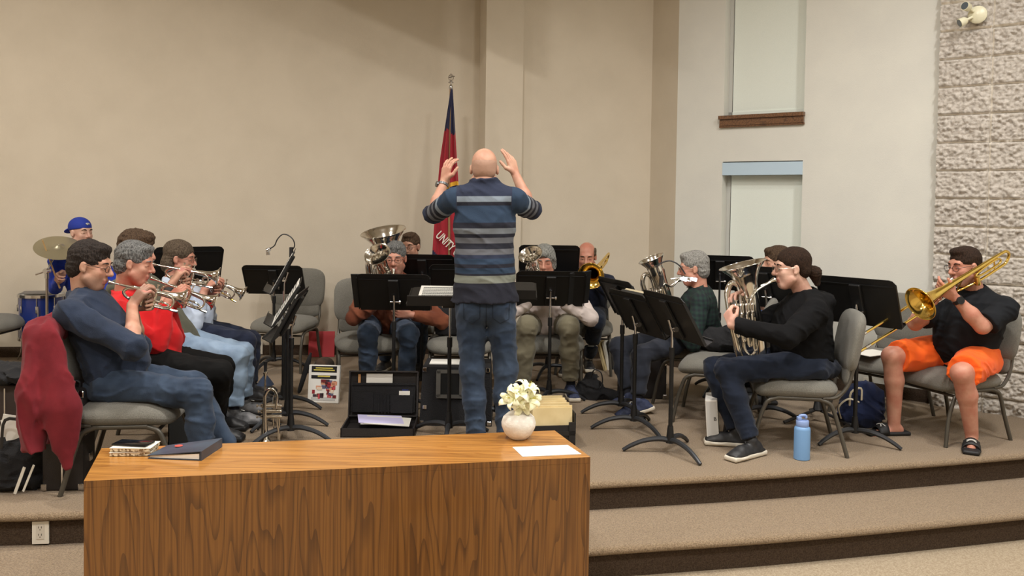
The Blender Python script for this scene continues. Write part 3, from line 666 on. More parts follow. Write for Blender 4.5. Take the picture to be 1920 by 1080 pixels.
def make_chair():
    t = thing('banquet_chair', 'x', 'chair')
    V, Fc = pillow(.50, .48, .12, Matrix.Translation((.01, 0, .377)) @ Matrix.Rotation(R(-90), 4, 'Y'), ex=5, bulge=.012)
    V = [(v[0], v[1], v[2]-max(0, v[0]-.10)**2*1.1) for v in V]; b = MB(); b.add(V, Fc); b.build('seat', M_FAB, t, smooth=True, ang=80)
    b = MB(); bb, bf = pillow(.50, .37, .08, Matrix.Translation((-.30, 0, .655)) @ Matrix.Rotation(R(-10), 4, 'Y'), ex=4, curve=.03, bulge=.012); b.add(bb, bf); b.build('backrest', M_FAB, t, smooth=True, ang=80)
    b = MB(); bb, bf = pillow(.42, .15, .05, Matrix.Translation((-.272, 0, .475)) @ Matrix.Rotation(R(-6), 4, 'Y'), ex=5, curve=.022); b.add(bb, bf); b.build('lumbar_panel', M_FAB, t, smooth=True, ang=80)
    for s_ in (-1, 1):
        y = s_*.222
        MB().tube([(.265, s_*.235, 0), (.235, y, .16), (.20, y, .27), (.175, y, 0.310), (.12, y, 0.330)], .0125, 10, sub=4).build('leg', M_FRM, t, smooth=True)
        MB().tube([(-.27, s_*.235, 0), (-.225, y, .16), (-.19, y, .27), (-.165, y, 0.310), (-.11, y, 0.330)], .0125, 10, sub=4).build('leg', M_FRM, t, smooth=True)
        MB().tube([(.13, y, 0.330), (-.12, y, 0.330)], .0125, 10).build('seat_rail', M_FRM, t, smooth=True)
        MB().tube([(-.13, y*.98, 0.337), (-.21, y*.98, 0.350), (-.275, y*.95, .43), (-.305, y*.92, .56), (-.33, y*.9, .70)], .011, 8, sub=4).build('back_support', M_FRM, t, smooth=True)
    MB().tube([(.17, -.22, 0.300), (.17, .22, 0.300)], .009, 8).build('stretcher', M_FRM, t, smooth=True)
    MB().tube([(-.16, -.22, 0.300), (-.16, .22, 0.300)], .009, 8).build('stretcher', M_FRM, t, smooth=True)
    return t
chair0 = make_chair(); usedc = []
def chair(x, y, yaw, label):
    if not usedc: usedc.append(1); o = chair0; o.location = (x, y, 0); o.rotation_euler = (0, 0, R(yaw)); o['label'] = label; o['group'] = 'grey padded band chairs'; return o
    return dup(chair0, (x, y, 0), R(yaw), label)
for a in ((-1.937, 4.364, 8, 'grey padded chair at far left front with maroon jacket over its back'),
          (-2.10, 4.97, 6, 'grey padded chair under the man in the red jacket'),
          (-2.20, 5.56, 6, 'grey padded chair under the curly haired player in pale jeans'),
          (-2.32, 6.16, 4, 'grey padded chair under the man in the pale blue shirt'),
          (-4.42, 7.15, 0, 'grey padded chair cut off by the left edge, beside the blue drum'),
          (-1.95, 7.36, -96, 'empty grey padded chair against the back wall, red folder under it'),
          (-1.09, 6.50, -77, 'grey padded chair under the man in the rust brown jacket'),
          (-.38, 6.48, -88, 'grey padded chair behind the conductor holding a black case'),
          (-.78, 7.42, -84, 'grey padded chair under the tuba player at the back wall'),
          (.32, 6.60, -92, 'grey padded chair under the grey haired woman in khaki trousers'),
          (.64, 7.42, -95, 'grey padded chair under the balding trombone player'),
          (1.36, 6.36, 166, 'grey padded chair under the man in the green plaid shirt'),
          (1.42, 5.80, 160, 'empty grey padded chair between the plaid shirt man and the woman with the euphonium'),
          (1.74, 5.19, 170, 'grey padded chair under the woman in the black hoodie'),
          (2.62, 5.98, 215, 'empty grey padded chair with paper on its seat, left of the man in orange shorts'),
          (2.83, 5.47, 200, 'grey padded chair under the man in orange shorts, nearest the block wall'),
          (2.02, 6.42, 185, 'grey padded chair hidden behind the woman in the black hoodie')):
    chair(*a)
# ---------------- music stands
M_STD = mat('stand_black', (20, 20, 21), .5, .1, bump=.15, bscale=300); M_CHR = mat('chrome', (205, 205, 208), .12, 1.0)
M_CAST = mat('stand_base', (58, 60, 64), .42, .4); M_PAP = mat('sheet_paper', (236, 234, 226), .8)
M_INK = mat('ink_black', (30, 30, 32), .8)
def make_stand():
    t = thing('music_stand', 'x', 'music stand'); tl = R(30)
    return t
def stand(px, py, hd, yaw, tilt, label, w=.51, h=.32, lr=0):
    b0 = gd(px, py) if py > 50 else None
    t = thing('music_stand', label, 'music stand', (b0[0], b0[1], 0), R(yaw), 'black music stands'); tl = R(tilt)
    MD = Matrix.Translation((0, 0, hd)) @ Matrix.Rotation(-tl, 4, 'Y')       # local x: normal toward player, z: up the desk
    p = MB(); pr = [(-w/2+.02, -h/2), (w/2-.02, -h/2), (w/2-.01, -h/2+.01), (w/2, h/2-.03), (w/2-.02, h/2-.006), (w/2-.04, h/2), (-w/2+.04, h/2), (-w/2+.02, h/2-.006), (-w/2, h/2-.03), (-w/2+.01, -h/2+.01)]
    n = len(pr); V = [MD @ Vector((x, a, b)) for x in (0, .004) for a, b in pr]
    p.add(V, [list(range(n)), list(range(n, 2*n))[::-1]]+[[i, (i+1) % n, n+(i+1) % n, n+i] for i in range(n)])
    p.boxm(MD, (.0, -w/2+.004, -.01), (.008, .003, h/2-.02)); p.boxm(MD, (.0, w/2-.004, -.01), (.008, .003, h/2-.02)); p.boxm(MD, (-.001, 0, h/2-.045), (.004, w/2-.02, .004))
    p.build('desk', M_STD, t)
    l = MB(); l.boxm(MD, (.03, 0, -h/2), (.03, w/2-.01, .0025)); l.boxm(MD, (.059, 0, -h/2+.006), (.002, w/2-.01, .008)); l.build('lip', M_STD, t)
    s_ = MB(); s_.boxm(MD, (-.011, 0, -.01), (.011, .036, h/2-.03), bev=.006); s_.build('spine', M_STD, t)
    k = MB(); k.tube([MD @ Vector((-.032, -.03, -.06)), MD @ Vector((-.032, .03, -.06))], .007, 10); k.tube([MD @ Vector((-.032, -.045, -.06)), MD @ Vector((-.032, -.033, -.06))], .016, 14); k.build('tilt_knob', M_CHR, t, smooth=True)
    k = MB(); k.tube([(-.028*math.cos(tl), 0, hd-.015), (-.0, 0, hd-.09), (0, 0, .55)], .0085, 10); k.build('inner_tube', M_CHR, t, smooth=True)
    k = MB(); k.tube([(0, 0, .085), (0, 0, .60)], .0125, 12); k.tube([(0, 0, .56), (0, 0, .62)], .0165, 12); k.tube([(0, 0, .06), (0, 0, .16)], [.026, .016], 12); k.build('pole', M_STD, t, smooth=True)
    for a in (40+lr, 160+lr, 280+lr):
        c, s2 = math.cos(R(a)), math.sin(R(a)); k = MB(); k.tube([(0, 0, .075), (c*.07, s2*.07, .082), (c*.16, s2*.16, .066), (c*.23, s2*.23, .036), (c*.275, s2*.275, .009)], [.017, .016, .014, .013, .011], 8, sub=3); k.build('leg', M_CAST, t, smooth=True)
    return t, MD
def on_desk(t, MD, name, label, cat, w, h, cy=0, cz=0, th=.003, m=None, lines=True, tiltz=0, x0=.006):
    """sheet or book resting on a desk"""
    Mw = t.matrix_world @ MD if False else Matrix.Translation(t.location) @ Matrix.Rotation(t.rotation_euler[2], 4, 'Z') @ MD
    o = bpy.data.objects.new(name, None); COL.objects.link(o); o.matrix_world = Mw @ Matrix.Translation((x0, cy, cz)) @ Matrix.Rotation(R(tiltz), 4, 'X'); tag(o, label, cat)
    b = MB(); b.box((th/2, 0, 0), (th/2, w/2, h/2)); b.build('page', m or M_PAP, o)
    if lines:
        k = MB()
        for i in range(8):
            z = h/2-.03-i*(h-.05)/8
            for j in range(5): k.box((th+.0004, 0, z-j*.0032), (.0002, w/2-.018, .00035))
            for j in range(int(w/.014)): k.box((th+.0005, -w/2+.02+j*.013+random.random()*.004, z-.003-random.random()*.01), (.0002, .0018, .003))
        k.build('printed_music', M_INK, o)
    return o
BG = 'black music stands'
stand(513, 690, .76, 92, 36, 'black music stand before the empty chair at the back wall')
sB, mB = stand(531, 765, .96, 193, 28, 'tall black music stand with a gooseneck lamp, farthest of the left trio')
sC, mC = stand(538, 796, .80, 193, 32, 'black music stand in the middle of the left trio')
sD, mD = stand(545, 825, .77, 186, 28, 'nearest black music stand of the left trio, edge on')
stand(352, 722, .94, 120, 30, 'black music stand half hidden behind the man in pale blue shirt')
sE, mE = stand(737, 769, .82, 91, 34, 'black music stand in front of the man in the rust brown jacket')
stand(790, 728, .91, 88, 32, 'black music stand in front of the tuba player')
stand(868, 745, .86, 90, 34, 'black music stand largely hidden behind the conductor')
sF, mF = stand(841, 820, .87, -90, 76, "conductor's flat black music stand on the left holding the open score", lr=80)
sG, mG = stand(931, 788, .87, -90, 76, "conductor's second flat music stand, right of his waist")
sH, mH_ = stand(1029, 754, .83, 91, 33, 'black music stand in front of the grey haired woman')
stand(1026, 703, .965, 90, 32, 'black music stand behind the grey haired woman')
stand(1164, 777, .80, 20, 30, 'leftmost of the three angled music stands at right centre')
sI, mI = stand(1188, 806, .755, 20, 30, 'middle angled music stand holding a thick binder')
sJ, mJ = stand(1256, 849, .80, 17, 30, 'nearest angled music stand with a lit gooseneck lamp')
stand(1345, 735, .93, 75, 30, 'black music stand behind the man in the plaid shirt')
stand(1432, 784, .90, 45, 26, 'black music stand behind the euphonium bell')
sK, mK = stand(1602, 829, .875, 41, 22, 'large black music stand in front of the man in orange shorts')
on_desk(sB, mB, 'sheet_music', 'white sheet music on the stand with the gooseneck lamp', 'sheet music', .42, .29, 0, -.01)
on_desk(sC, mC, 'sheet_music', 'white sheet music on the middle stand of the left trio', 'sheet music', .44, .30, 0, -.005)
on_desk(sD, mD, 'sheet_music', 'sheet music on the nearest stand of the left trio', 'sheet music', .44, .30, 0, -.005)
sc_ = on_desk(sF, mF, 'score_binder', 'open ring-bound score on the left conducting stand', 'score', .40, .26, .01, .0, .018)
rg = MB()
for i in range(3): rg.tube([(.018+.012*math.sin(a), .0+.012*math.cos(a), -.11+i*.012) for a in np.linspace(-.3, 3.4, 9)], .0015, 6)
rg.build('binder_ring', M_CHR, sc_, smooth=True)
on_desk(sG, mG, 'sheet_music', 'white page on the right conducting stand', 'sheet music', .30, .24, -.06, 0, .004)
mgl = mat('dark_folder', (34, 36, 38), .5)
def folder(t, MD, cy, w, h, ang, label, m=mgl):
    o = bpy.data.objects.new('music_folder', None); COL.objects.link(o); o.matrix_world = Matrix.Translation(t.location) @ Matrix.Rotation(t.rotation_euler[2], 4, 'Z') @ MD @ Matrix.Translation((.012, cy, .0)) @ Matrix.Rotation(R(ang), 4, 'Z'); tag(o, label, 'folder')
    b = MB(); b.box((0, 0, 0), (.003, w/2, h/2), bev=.002); b.build('cover', m, o); b = MB(); b.box((.005, 0, 0), (.002, w/2-.006, h/2-.006)); b.build('page', M_PAP, o); return o
folder(sE, mE, .14, .30, .30, 0, 'dark music folder on the left end of the stand before the rust jacket')
folder(sH, mH_, -.21, .16, .30, 12, 'dark music folder at the right end of the stand before the grey haired woman')
bi = on_desk(sI, mI, 'thick_binder', 'thick black binder of white pages on the middle angled stand', 'binder', .40, .28, -.06, -.005, .045, mgl, lines=False)
b = MB(); b.box((.055, 0, 0), (.012, .19, .135)); b.build('paper_block', mat('cream_pages', (214, 200, 168), .8, rgb2=(150, 138, 110), nscale=12, stretch=(60, 1, 20)), bi)
on_desk(sJ, mJ, 'sheet_music', 'white sheets on the stand with the lit lamp', 'sheet music', .34, .29, -.04, -.01, .004)
on_desk(sK, mK, 'sheet_music', 'sheet music on the stand before the man in orange shorts', 'sheet music', .42, .29, 0, -.005)
# ---------------- brass instruments
M_SIL = mat('silver_plate', (222, 218, 210), .13, 1.0); M_GOLD = mat('gold_lacquer', (240, 206, 112), .15, 1.0); M_SILD = mat('silver_satin', (190, 184, 172), .25, 1.0)
def flare(R_, n=9, r0=.012):
    return [r0+(R_-r0)*(i/(n-1))**k_ for i in range(n) for k_ in (3.2,)]
def bellmesh(path, radii, m, parent, seg=28):
    """open horn: outer and inner skin with a rolled rim"""
    P, q = smooth_path([np.array(p, float) for p in path], list(radii), 4)
    b = MB(); b.tube(P, q, seg, caps=False); n = len(P)
    k = max(2, int(n*.55)); b.tube(P[k:], [max(x-.0016, .002) for x in q[k:]], seg, caps=False)
    rim = P[-1]; t = nrm(P[-1]-P[-2]); u = nrm(np.cross(t, [0, .3, 1])); w = np.cross(t, u)
    b.tube([rim+(u*math.cos(a)+w*math.sin(a))*(q[-1]-.0008) for a in np.linspace(0, 2*math.pi, seg+1)[:-1]], .0022, 6, closed=True)
    o = b.build('bell', m, parent, smooth=True, ang=60); return o
def mpiece(p, d, m, parent, sc=1.0):
    d = nrm(d); M = frame(p, d).to_4x4() @ Matrix.Rotation(R(90), 4, 'Y') @ Matrix.Scale(sc, 4); b = MB()
    b.lathe([(.004, .0), (.0085, 0), (.0135, -.001), (.0138, .003), (.0115, .008), (.0105, .016), (.006, .027), (.0045, .04), (.0052, .075)], M, 16); return b.build('mouthpiece', m, parent, smooth=True)
def valve(x, y, z0, z1, r_, m, parent, press=.0, ax=None):
    b = MB(); b.tube([(x, y, z0), (x, y, z1)], r_, 14); b.tube([(x, y, z0-.006), (x, y, z0)], [r_*.8, r_*1.12], 14); b.tube([(x, y, z1), (x, y, z1+.010)], [r_*1.15, r_*.9], 14)
    o = b.build('valve_casing', m, parent, smooth=True)
    b = MB(); b.tube([(x, y, z1+.008), (x, y, z1+.030-press)], r_*.28, 8); b.tube([(x, y, z1+.028-press), (x, y, z1+.034-press)], r_*.75, 12); b.build('piston', m, o, smooth=True); return o
def cornet(Mw, label, m=M_SIL, gold=False):
    o = bpy.data.objects.new('cornet', None); COL.objects.link(o); o.matrix_world = Mw; tag(o, label, 'cornet')
    bellmesh([(-.02, .014, -.03), (-.10, .014, -.032), (-.135, .014, -.0), (-.10, .014, .032), (-.03, .014, .034), (.05, .014, .034), (.11, .014, .034), (.15, .014, .034), (.175, .014, .034), (.19, .014, .034)],
             [.0065, .0075, .009, .010, .0115, .0145, .019, .027, .040, .060], m, o)
    b = MB(); b.tube([(-.16, -.014, .036), (-.06, -.014, .036), (.08, -.014, .036), (.125, -.014, .02), (.135, -.014, -.01), (.11, -.014, -.042), (.04, -.014, -.044)], .0062, 10, sub=4); b.tube([(.0, -.014, .036), (.03, -.014, .036)], .0085, 10); b.build('lead_pipe', m, o, smooth=True)
    mpiece((-.225, -.014, .036), (1, 0, 0), m, o)
    for i, x in enumerate((-.032, 0, .032)): valve(x, 0, -.055, .048, .0115, m, o, .008*(i % 2))
    b = MB(); b.tube([(.035, -.01, -.012), (.09, -.018, -.012), (.115, -.018, -.024), (.09, -.018, -.036), (.035, -.01, -.036)], .0055, 8, sub=4)
    b.tube([(.06, -.03, -.012), (.07, -.03, .0), (.08, -.03, -.012), (.07, -.03, -.024)], .002, 6, closed=True, sub=3); b.build('valve_slide', m, o, smooth=True)
    b = MB(); b.tube([(-.035, -.01, -.012), (-.075, -.016, -.012), (-.095, -.016, -.024), (-.075, -.016, -.036), (-.035, -.01, -.036)], .0055, 8, sub=4); b.build('valve_slide', m, o, smooth=True)
    b = MB(); b.tube([(.03, 0, -.03), (.10, .0, -.04), (.14, 0, -.045), (.17, 0, -.045)], [.006, .0065, .008, .009], 8, sub=3); b.build('tuning_slide', M_GOLD if gold else m, o, smooth=True)
    return o
def upright(Mw, name, label, cat, k=1.0, m=M_SIL, bellR=.14, nval=3, mh=.155):
    """upright valved horn; local +X toward the player, +Z up the bell, mouthpiece at (.17,0,.15)*k"""
    o = bpy.data.objects.new(name, None); COL.objects.link(o); o.matrix_world = Mw; tag(o, label, cat)
    q = lambda P: [tuple(c*k for c in p) for p in P]
    bellmesh(q([(-.075, .03, -.27), (-.06, .03, -.33), (-.01, .02, -.365), (.045, .0, -.33), (.062, 0, -.26), (.050, 0, -.16), (.032, 0, -.04), (.014, 0, .07), (.0, 0, .15), (-.010, 0, .205), (-.018, 0, .245), (-.022, 0, .265)]),
             [.024*k, .026*k, .028*k, .031*k, .034*k, .037*k, .042*k, .049*k, .062*k, bellR*.60, bellR*.85, bellR], m, o, 32)
    b = MB(); b.tube(q([(-.075, .03, -.27), (-.10, .03, -.12), (-.118, .03, .04), (-.118, .03, .10), (-.09, .03, .15), (-.05, .03, .13), (-.040, .025, .05), (-.04, .02, -.02)]), [.024*k, .022*k, .020*k, .019*k, .018*k, .016*k, .014*k, .012*k], 14, sub=4); b.build('outer_branch', m, o, smooth=True)
    for i in range(nval): valve((-.085+.033*i)*k, -.055*k, -.13*k, .02*k, .0145*k, m, o, .01*(i % 2))
    b = MB(); b.tube(q([(.15, 0, mh-.008), (.08, -.03, mh-.035), (.03, -.055, min(.09, mh)), (.0, -.06, .03), (-.002, -.055, -.06), (-.015, -.055, -.10)]), .0078*k, 10, sub=4); b.build('lead_pipe', m, o, smooth=True)
    mpiece(tuple(c*k for c in (.172, .008, mh)), (-.95, -.3, -.28), m, o, 1.0 if k < .8 else 1.35)
    for i in range(nval):
        x = (-.085+.033*i); b = MB(); b.tube(q([(x, -.06, -.03), (x-.012, -.085, -.04), (x-.016, -.095, -.14-.03*i), (x-.008, -.095, -.17-.03*i), (x+.004, -.09, -.14-.03*i), (x+.004, -.065, -.06)]), .0075*k, 8, sub=4); b.build('valve_slide', m, o, smooth=True)
    b = MB(); b.tube(q([(-.04, -.03, -.11), (-.05, -.035, -.24), (-.02, -.035, -.30), (.02, -.03, -.27), (.025, -.03, -.12)]), .012*k, 10, sub=4); b.tube(q([(-.02, -.045, -.10), (-.025, -.05, -.2), (.0, -.05, -.235), (.02, -.05, -.2), (.02, -.045, -.11)]), .009*k, 10, sub=4); b.build('tuning_slide', m, o, smooth=True)
    return o
def trombone(Mw, label, ext=.1, m=M_GOLD):
    """mouthpiece at origin, +X forward, bell at +Y side"""
    o = bpy.data.objects.new('trombone', None); COL.objects.link(o); o.matrix_world = Mw; tag(o, label, 'trombone')
    yb, zb = .130, .045
    bellmesh([(-.30, yb, zb), (-.2, yb, zb), (-.05, yb, zb), (.08, yb, zb), (.20, yb, zb), (.295, yb, zb), (.35, yb, zb), (.38, yb, zb), (.40, yb, zb), (.41, yb, zb)], [.0095, .011, .0135, .0175, .023, .032, .046, .066, .088, .107], m, o, 36)
    b = MB(); b.tube([(-.30, yb, zb), (-.345, yb, zb-.005), (-.372, yb-.008, zb-.03), (-.372, yb-.018, zb-.06), (-.345, yb-.024, zb-.085), (-.30, yb-.026, zb-.09), (-.1, yb-.04, zb-.10), (.04, .0, -.085)], [.0095]*3+[.009]*3+[.008]*2, 12, sub=4); b.build('neck_pipe', m, o, smooth=True)
    b = MB(); b.tube([(-.27, yb-.006, zb-.022), (-.14, yb-.008, zb-.026), (-.07, yb-.010, zb-.040), (-.10, yb-.012, zb-.058), (-.2, yb-.014, zb-.062), (-.29, yb-.012, zb-.055)], .007, 10, sub=4, closed=True); b.tube([(-.09, yb-.022, zb-.05), (-.09, yb-.034, zb-.115)], .017, 12); b.build('attachment_tubing', m, o, smooth=True)
    for x in (-.24, .03): b = MB(); b.tube([(x, yb, zb), (x, yb-(.026 if x < 0 else .10), zb-(.09 if x < 0 else .12))], .0045, 8); b.build('brace', m, o, smooth=True)
    mpiece((0, 0, 0), (1, 0, 0), M_SIL, o, 1.25)
    b = MB(); b.tube([(.06, 0, 0), (.70, 0, 0)], .0068, 10); b.tube([(.05, 0, -.085), (.70, 0, -.085)], .0068, 10); b.tube([(.09, 0, 0), (.09, 0, -.085)], .0055, 8); b.build('inner_slide', M_SIL, o, smooth=True)
    b = MB(); e_ = .70+ext; b.tube([(.10+ext, 0, 0), (e_, 0, 0)], .0082, 10); b.tube([(.10+ext, 0, -.085), (e_, 0, -.085)], .0082, 10)
    b.tube([(e_, 0, 0), (e_+.025, 0, -.008), (e_+.042, 0, -.0425), (e_+.025, 0, -.077), (e_, 0, -.085)], .009, 10, sub=4); b.tube([(.13+ext, 0, 0), (.13+ext, 0, -.085)], .0055, 8); b.build('outer_slide', m, o, smooth=True)
    for z in (0, -.085): b = MB(); b.tube([(.62+ext, 0, z), (.66+ext, 0, z)], .0098, 10); b.build('slide_sleeve', M_SIL, o, smooth=True)
    return o
# ---------------- the band
def cloth(name, a, b=None, bump=.16, bs=420, rough=.9, sheen=.1): return mat(name, a, rough, rgb2=b or tuple(int(x*.86) for x in a), nscale=9, bump=bump, bscale=bs, sheen=sheen, spec=.2)
JEAN = cloth('blue_denim', (62, 76, 96), (42, 54, 72), .25, 450); JEANL = cloth('pale_denim', (150, 172, 196), (128, 150, 176), .25, 450); JEAND = cloth('dark_denim', (32, 40, 56), (23, 30, 44), .22, 450)
NAVY = cloth('navy_trousers', (36, 42, 62)); BLACKC = cloth('black_trousers', (16, 16, 16), sheen=0); KHAKI = cloth('khaki_cotton', (124, 118, 98), (108, 102, 84)); CHAR = cloth('charcoal_trousers', (48, 52, 62))
FLEECE = cloth('navy_fleece', (46, 56, 76), (36, 45, 62), .3, 300); RED = cloth('red_jacket', (204, 30, 34), (184, 24, 28)); PALEB = cloth('pale_blue_shirt', (196, 208, 226), (184, 196, 216)); OLIVE = cloth('olive_top', (96, 96, 82))
RUST = cloth('rust_jacket', (136, 80, 56), (112, 62, 44)); DHOOD = cloth('dark_navy_hoodie', (34, 38, 54)); OFFW = cloth('offwhite_sweater', (222, 208, 202), (208, 196, 190)); NAVYS = cloth('navy_sweater', (34, 40, 60))
BHOOD = cloth('black_hoodie', (14, 14, 16), (9, 9, 11), .2, sheen=0); BTEE = cloth('charcoal_tee', (30, 32, 36), (24, 26, 30), sheen=0); ORG = cloth('orange_shorts', (255, 112, 40), (244, 96, 30)); BLUEH = cloth('royal_blue_hoodie', (34, 60, 168), (26, 48, 146))
def plaidmat():
    m = mat('green_plaid', (30, 48, 46), .9); nt = m.node_tree; b = nt.nodes['Principled BSDF']; tc = nt.nodes.new('ShaderNodeTexCoord'); col = None
    for ax, sc_ in ((0, 60), (2, 60)):
        w = nt.nodes.new('ShaderNodeTexWave'); w.bands_direction = 'XYZ'[ax]; w.inputs['Scale'].default_value = sc_/6.28*1.0; w.inputs['Distortion'].default_value = 1.5; nt.links.new(tc.outputs['Object'], w.inputs[0])
        cr = nt.nodes.new('ShaderNodeValToRGB'); cr.color_ramp.elements[0].color = (*lin((16, 20, 30)), 1); cr.color_ramp.elements[1].color = (*lin((26, 52, 44)), 1); nt.links.new(w.outputs[0], cr.inputs[0])
        if col is None: col = cr.outputs[0]
        else: mx = nt.nodes.new('ShaderNodeMixRGB'); mx.inputs[0].default_value = .5; nt.links.new(col, mx.inputs[1]); nt.links.new(cr.outputs[0], mx.inputs[2]); nt.links.new(mx.outputs[0], b.inputs['Base Color'])
    return m
PLAID = plaidmat()
def stripemat():
    m = mat('striped_knit', (30, 36, 56), .92); nt = m.node_tree; b = nt.nodes['Principled BSDF']; a = nt.nodes.new('ShaderNodeAttribute'); a.attribute_name = 'band'
    mp = nt.nodes.new('ShaderNodeMapRange'); mp.inputs[1].default_value = -.1; mp.inputs[2].default_value = 2.7; nt.links.new(a.outputs['Fac'], mp.inputs[0]); cr = nt.nodes.new('ShaderNodeValToRGB'); r = cr.color_ramp; r.interpolation = 'CONSTANT'
    dk, bl, lg, gr, nv = (25, 27, 40), (38, 57, 80), (128, 140, 152), (96, 98, 104), (36, 44, 66)
    st = [(-.1, dk), (.055, (122, 126, 116)), (.098, dk), (.118, bl), (.15, dk), (.172, bl), (.205, nv), (.227, gr), (.254, dk), (.284, gr), (.317, dk), (.344, (112, 118, 124)), (.375, dk), (.404, bl), (.502, dk), (.53, lg), (.566, nv), (1.5, bl), (2.10, lg), (2.135, dk), (2.165, gr), (2.20, dk), (2.235, gr), (2.265, dk), (2.29, nv), (2.33, dk)]
    while len(r.elements) < len(st): r.elements.new(.5)
    for e, (p, c) in zip(r.elements, st): e.position = (p+.1)/2.8
    for e, (p, c) in zip(r.elements, st): e.color = (*lin(c), 1)
    nt.links.new(mp.outputs[0], cr.inputs[0]); nt.links.new(cr.outputs[0], b.inputs['Base Color'])
    tc = nt.nodes.new('ShaderNodeTexCoord'); w = nt.nodes.new('ShaderNodeTexNoise'); w.inputs['Scale'].default_value = 420; nt.links.new(tc.outputs['Object'], w.inputs[0]); bp = nt.nodes.new('ShaderNodeBump'); bp.inputs['Strength'].default_value = .25; bp.inputs['Distance'].default_value = .01; nt.links.new(w.outputs[0], bp.inputs['Height']); nt.links.new(bp.outputs[0], b.inputs['Normal'])
    return m
KNIT = stripemat()
H_DK = hairmat('hair_dark_brown', (34, 29, 27), (62, 54, 50)); H_GR = hairmat('hair_grey', (70, 70, 70), (140, 140, 138)); H_BR = hairmat('hair_brown', (58, 44, 34), (100, 80, 62)); H_LB = hairmat('hair_greying_brown', (66, 54, 44), (112, 98, 82)); H_SIL = hairmat('hair_silver', (84, 84, 80), (168, 168, 162)); H_WH = hairmat('hair_white_grey', (110, 108, 104), (176, 174, 168)); H_ST = mat('hair_stubble', (168, 132, 112), .7)
SH_BK = mat('shoe_black', (30, 30, 32), .5, rgb2=(44, 44, 46), nscale=40); SH_GY = mat('shoe_grey_mesh', (120, 120, 122), .6, rgb2=(54, 54, 56), nscale=22); SH_NV = mat('shoe_navy', (44, 52, 80), .7, rgb2=(60, 70, 100), nscale=60); LACE = mat('shoe_lace', (205, 205, 200), .8)
def fr(Mw, v): return np.array(Mw.to_3x3() @ Vector(v))
def pt(Mw, v): return np.array(Mw @ Vector(v))
def cornet_for(head, yaw, pitch, bell, label, gold=False, s=.92, dy=0):
    m = mouth(head, yaw, pitch)+rotm(yaw, pitch)[:, 1]*.004; b = np.array(bell); X = nrm(b-m); M0 = frame((0, 0, 0), X); M0 = M0 @ Matrix.Scale(s, 4)
    Mw = Matrix.Translation(Vector(m)-(M0 @ Vector((-.225, -.014, .036)))) @ M0; cornet(Mw, label, gold=gold)
    aR = dict(w=pt(Mw, (-.075, -.05, -.06)), d=fr(Mw, (.34, .10, .93)), n=fr(Mw, (.75, .42, -.45)), curl=((18, 52, 34), (16, 54, 36), (20, 56, 36), (26, 60, 40)), pole=(-.1, -.45, -1))
    aL = dict(w=pt(Mw, (-.07, .06, -.075)), d=fr(Mw, (.80, -.22, .42)), n=fr(Mw, (.1, -.95, .1)), curl=(48, 62, 40), pole=(.2, .45, -1))
    return Mw, aR, aL
def G(px, py, z=.088): p = gd(px, py); return np.array([p[0], p[1], z])
DX = np.array([1.0, 0, 0])
# 1 navy fleece
h = at(170, 497, 4.36); Mw, aR, aL = cornet_for(h, 4, 12, at(328, 556, 4.50), 'silver cornet played by the man in navy fleece')
aR['curl'] = ((16, 50, 36), (20, 56, 30), (14, 60, 40), (30, 60, 40)); aR['el'] = at(250, 652, 4.16)
person('seated man in navy fleece pullover and blue jeans playing a silver cornet, front left', h, 4, 12, at(222, 716, 4.36), 5, aR, aL,
       [dict(a=(-1.52, 4.22, .09), k=at(372, 738, 4.24), d=DX), dict(a=(-1.50, 4.55, .09), k=at(362, 722, 4.55), d=DX)], SK, 'short', H_DK, FLEECE, JEAN, glasses=M_GL, beard=True, puff=0, cut=.12, seed=3, collar=.045, shoes=(SH_BK, M_BLK), fine=.0047, cres=.0075, belly=.4, sw=.19, thick=.014, topname='fleece', pantname='jeans', foldamp=.008, sc=at(160, 566, 4.37))
# 2 red jacket
h = at(253, 493, 4.92); Mw, aR, aL = cornet_for(h, 6, 12, at(392, 562, 5.05), 'silver cornet played by the man in the red jacket')
person('seated grey haired man in a bright red jacket and black trousers playing a silver cornet', h, 6, 12, at(290, 690, 4.95), 6, aR, aL,
       [dict(a=G(398, 826), k=at(412, 700, 4.78), d=DX), dict(a=G(408, 806), k=at(418, 688, 5.1), d=DX)], SK_R, 'short', H_GR, RED, BLACKC, cut=.93, seed=5, collar=.055, shoes=(SH_BK, M_BLK), cres=.008, belly=.3, girth=1.03, topname='jacket', foldamp=.007, sc=at(232, 568, 4.93))
# 3 curly player behind
h = at(257, 471, 5.5); Mw, aR, aL = cornet_for(h, 8, 10, at(396, 516, 5.6), 'silver cornet raised behind the red jacket, played by the curly haired person', s=1.0)
person('curly haired player in pale blue jeans mostly hidden behind the man in red', h, 8, 10, at(335, 655, 5.55), 6, aR, aL,
       [dict(a=G(438, 800, .1), k=at(446, 668, 5.42), d=DX, cuff=1), dict(a=G(457, 780, .1), k=at(455, 662, 5.65), d=DX, cuff=1)], SK, 'curly', H_BR, OLIVE, JEANL, cut=.2, seed=8, shoes=(SH_GY, M_BLK, LACE), legcut=.93, topname='shirt', pantname='jeans')
wb_ = HOOK['last']['A']['R']; b = MB(); b.tube([wb_[2]*.9+wb_[1]*.1-HOOK['last']['o']-nrm(wb_[2]-wb_[1])*.0, wb_[2]*.78+wb_[1]*.22-HOOK['last']['o']], .036, 14); b.build('wristband', M_BLK, [x for x in COL.objects if x.name.startswith('person')][-1], smooth=True)
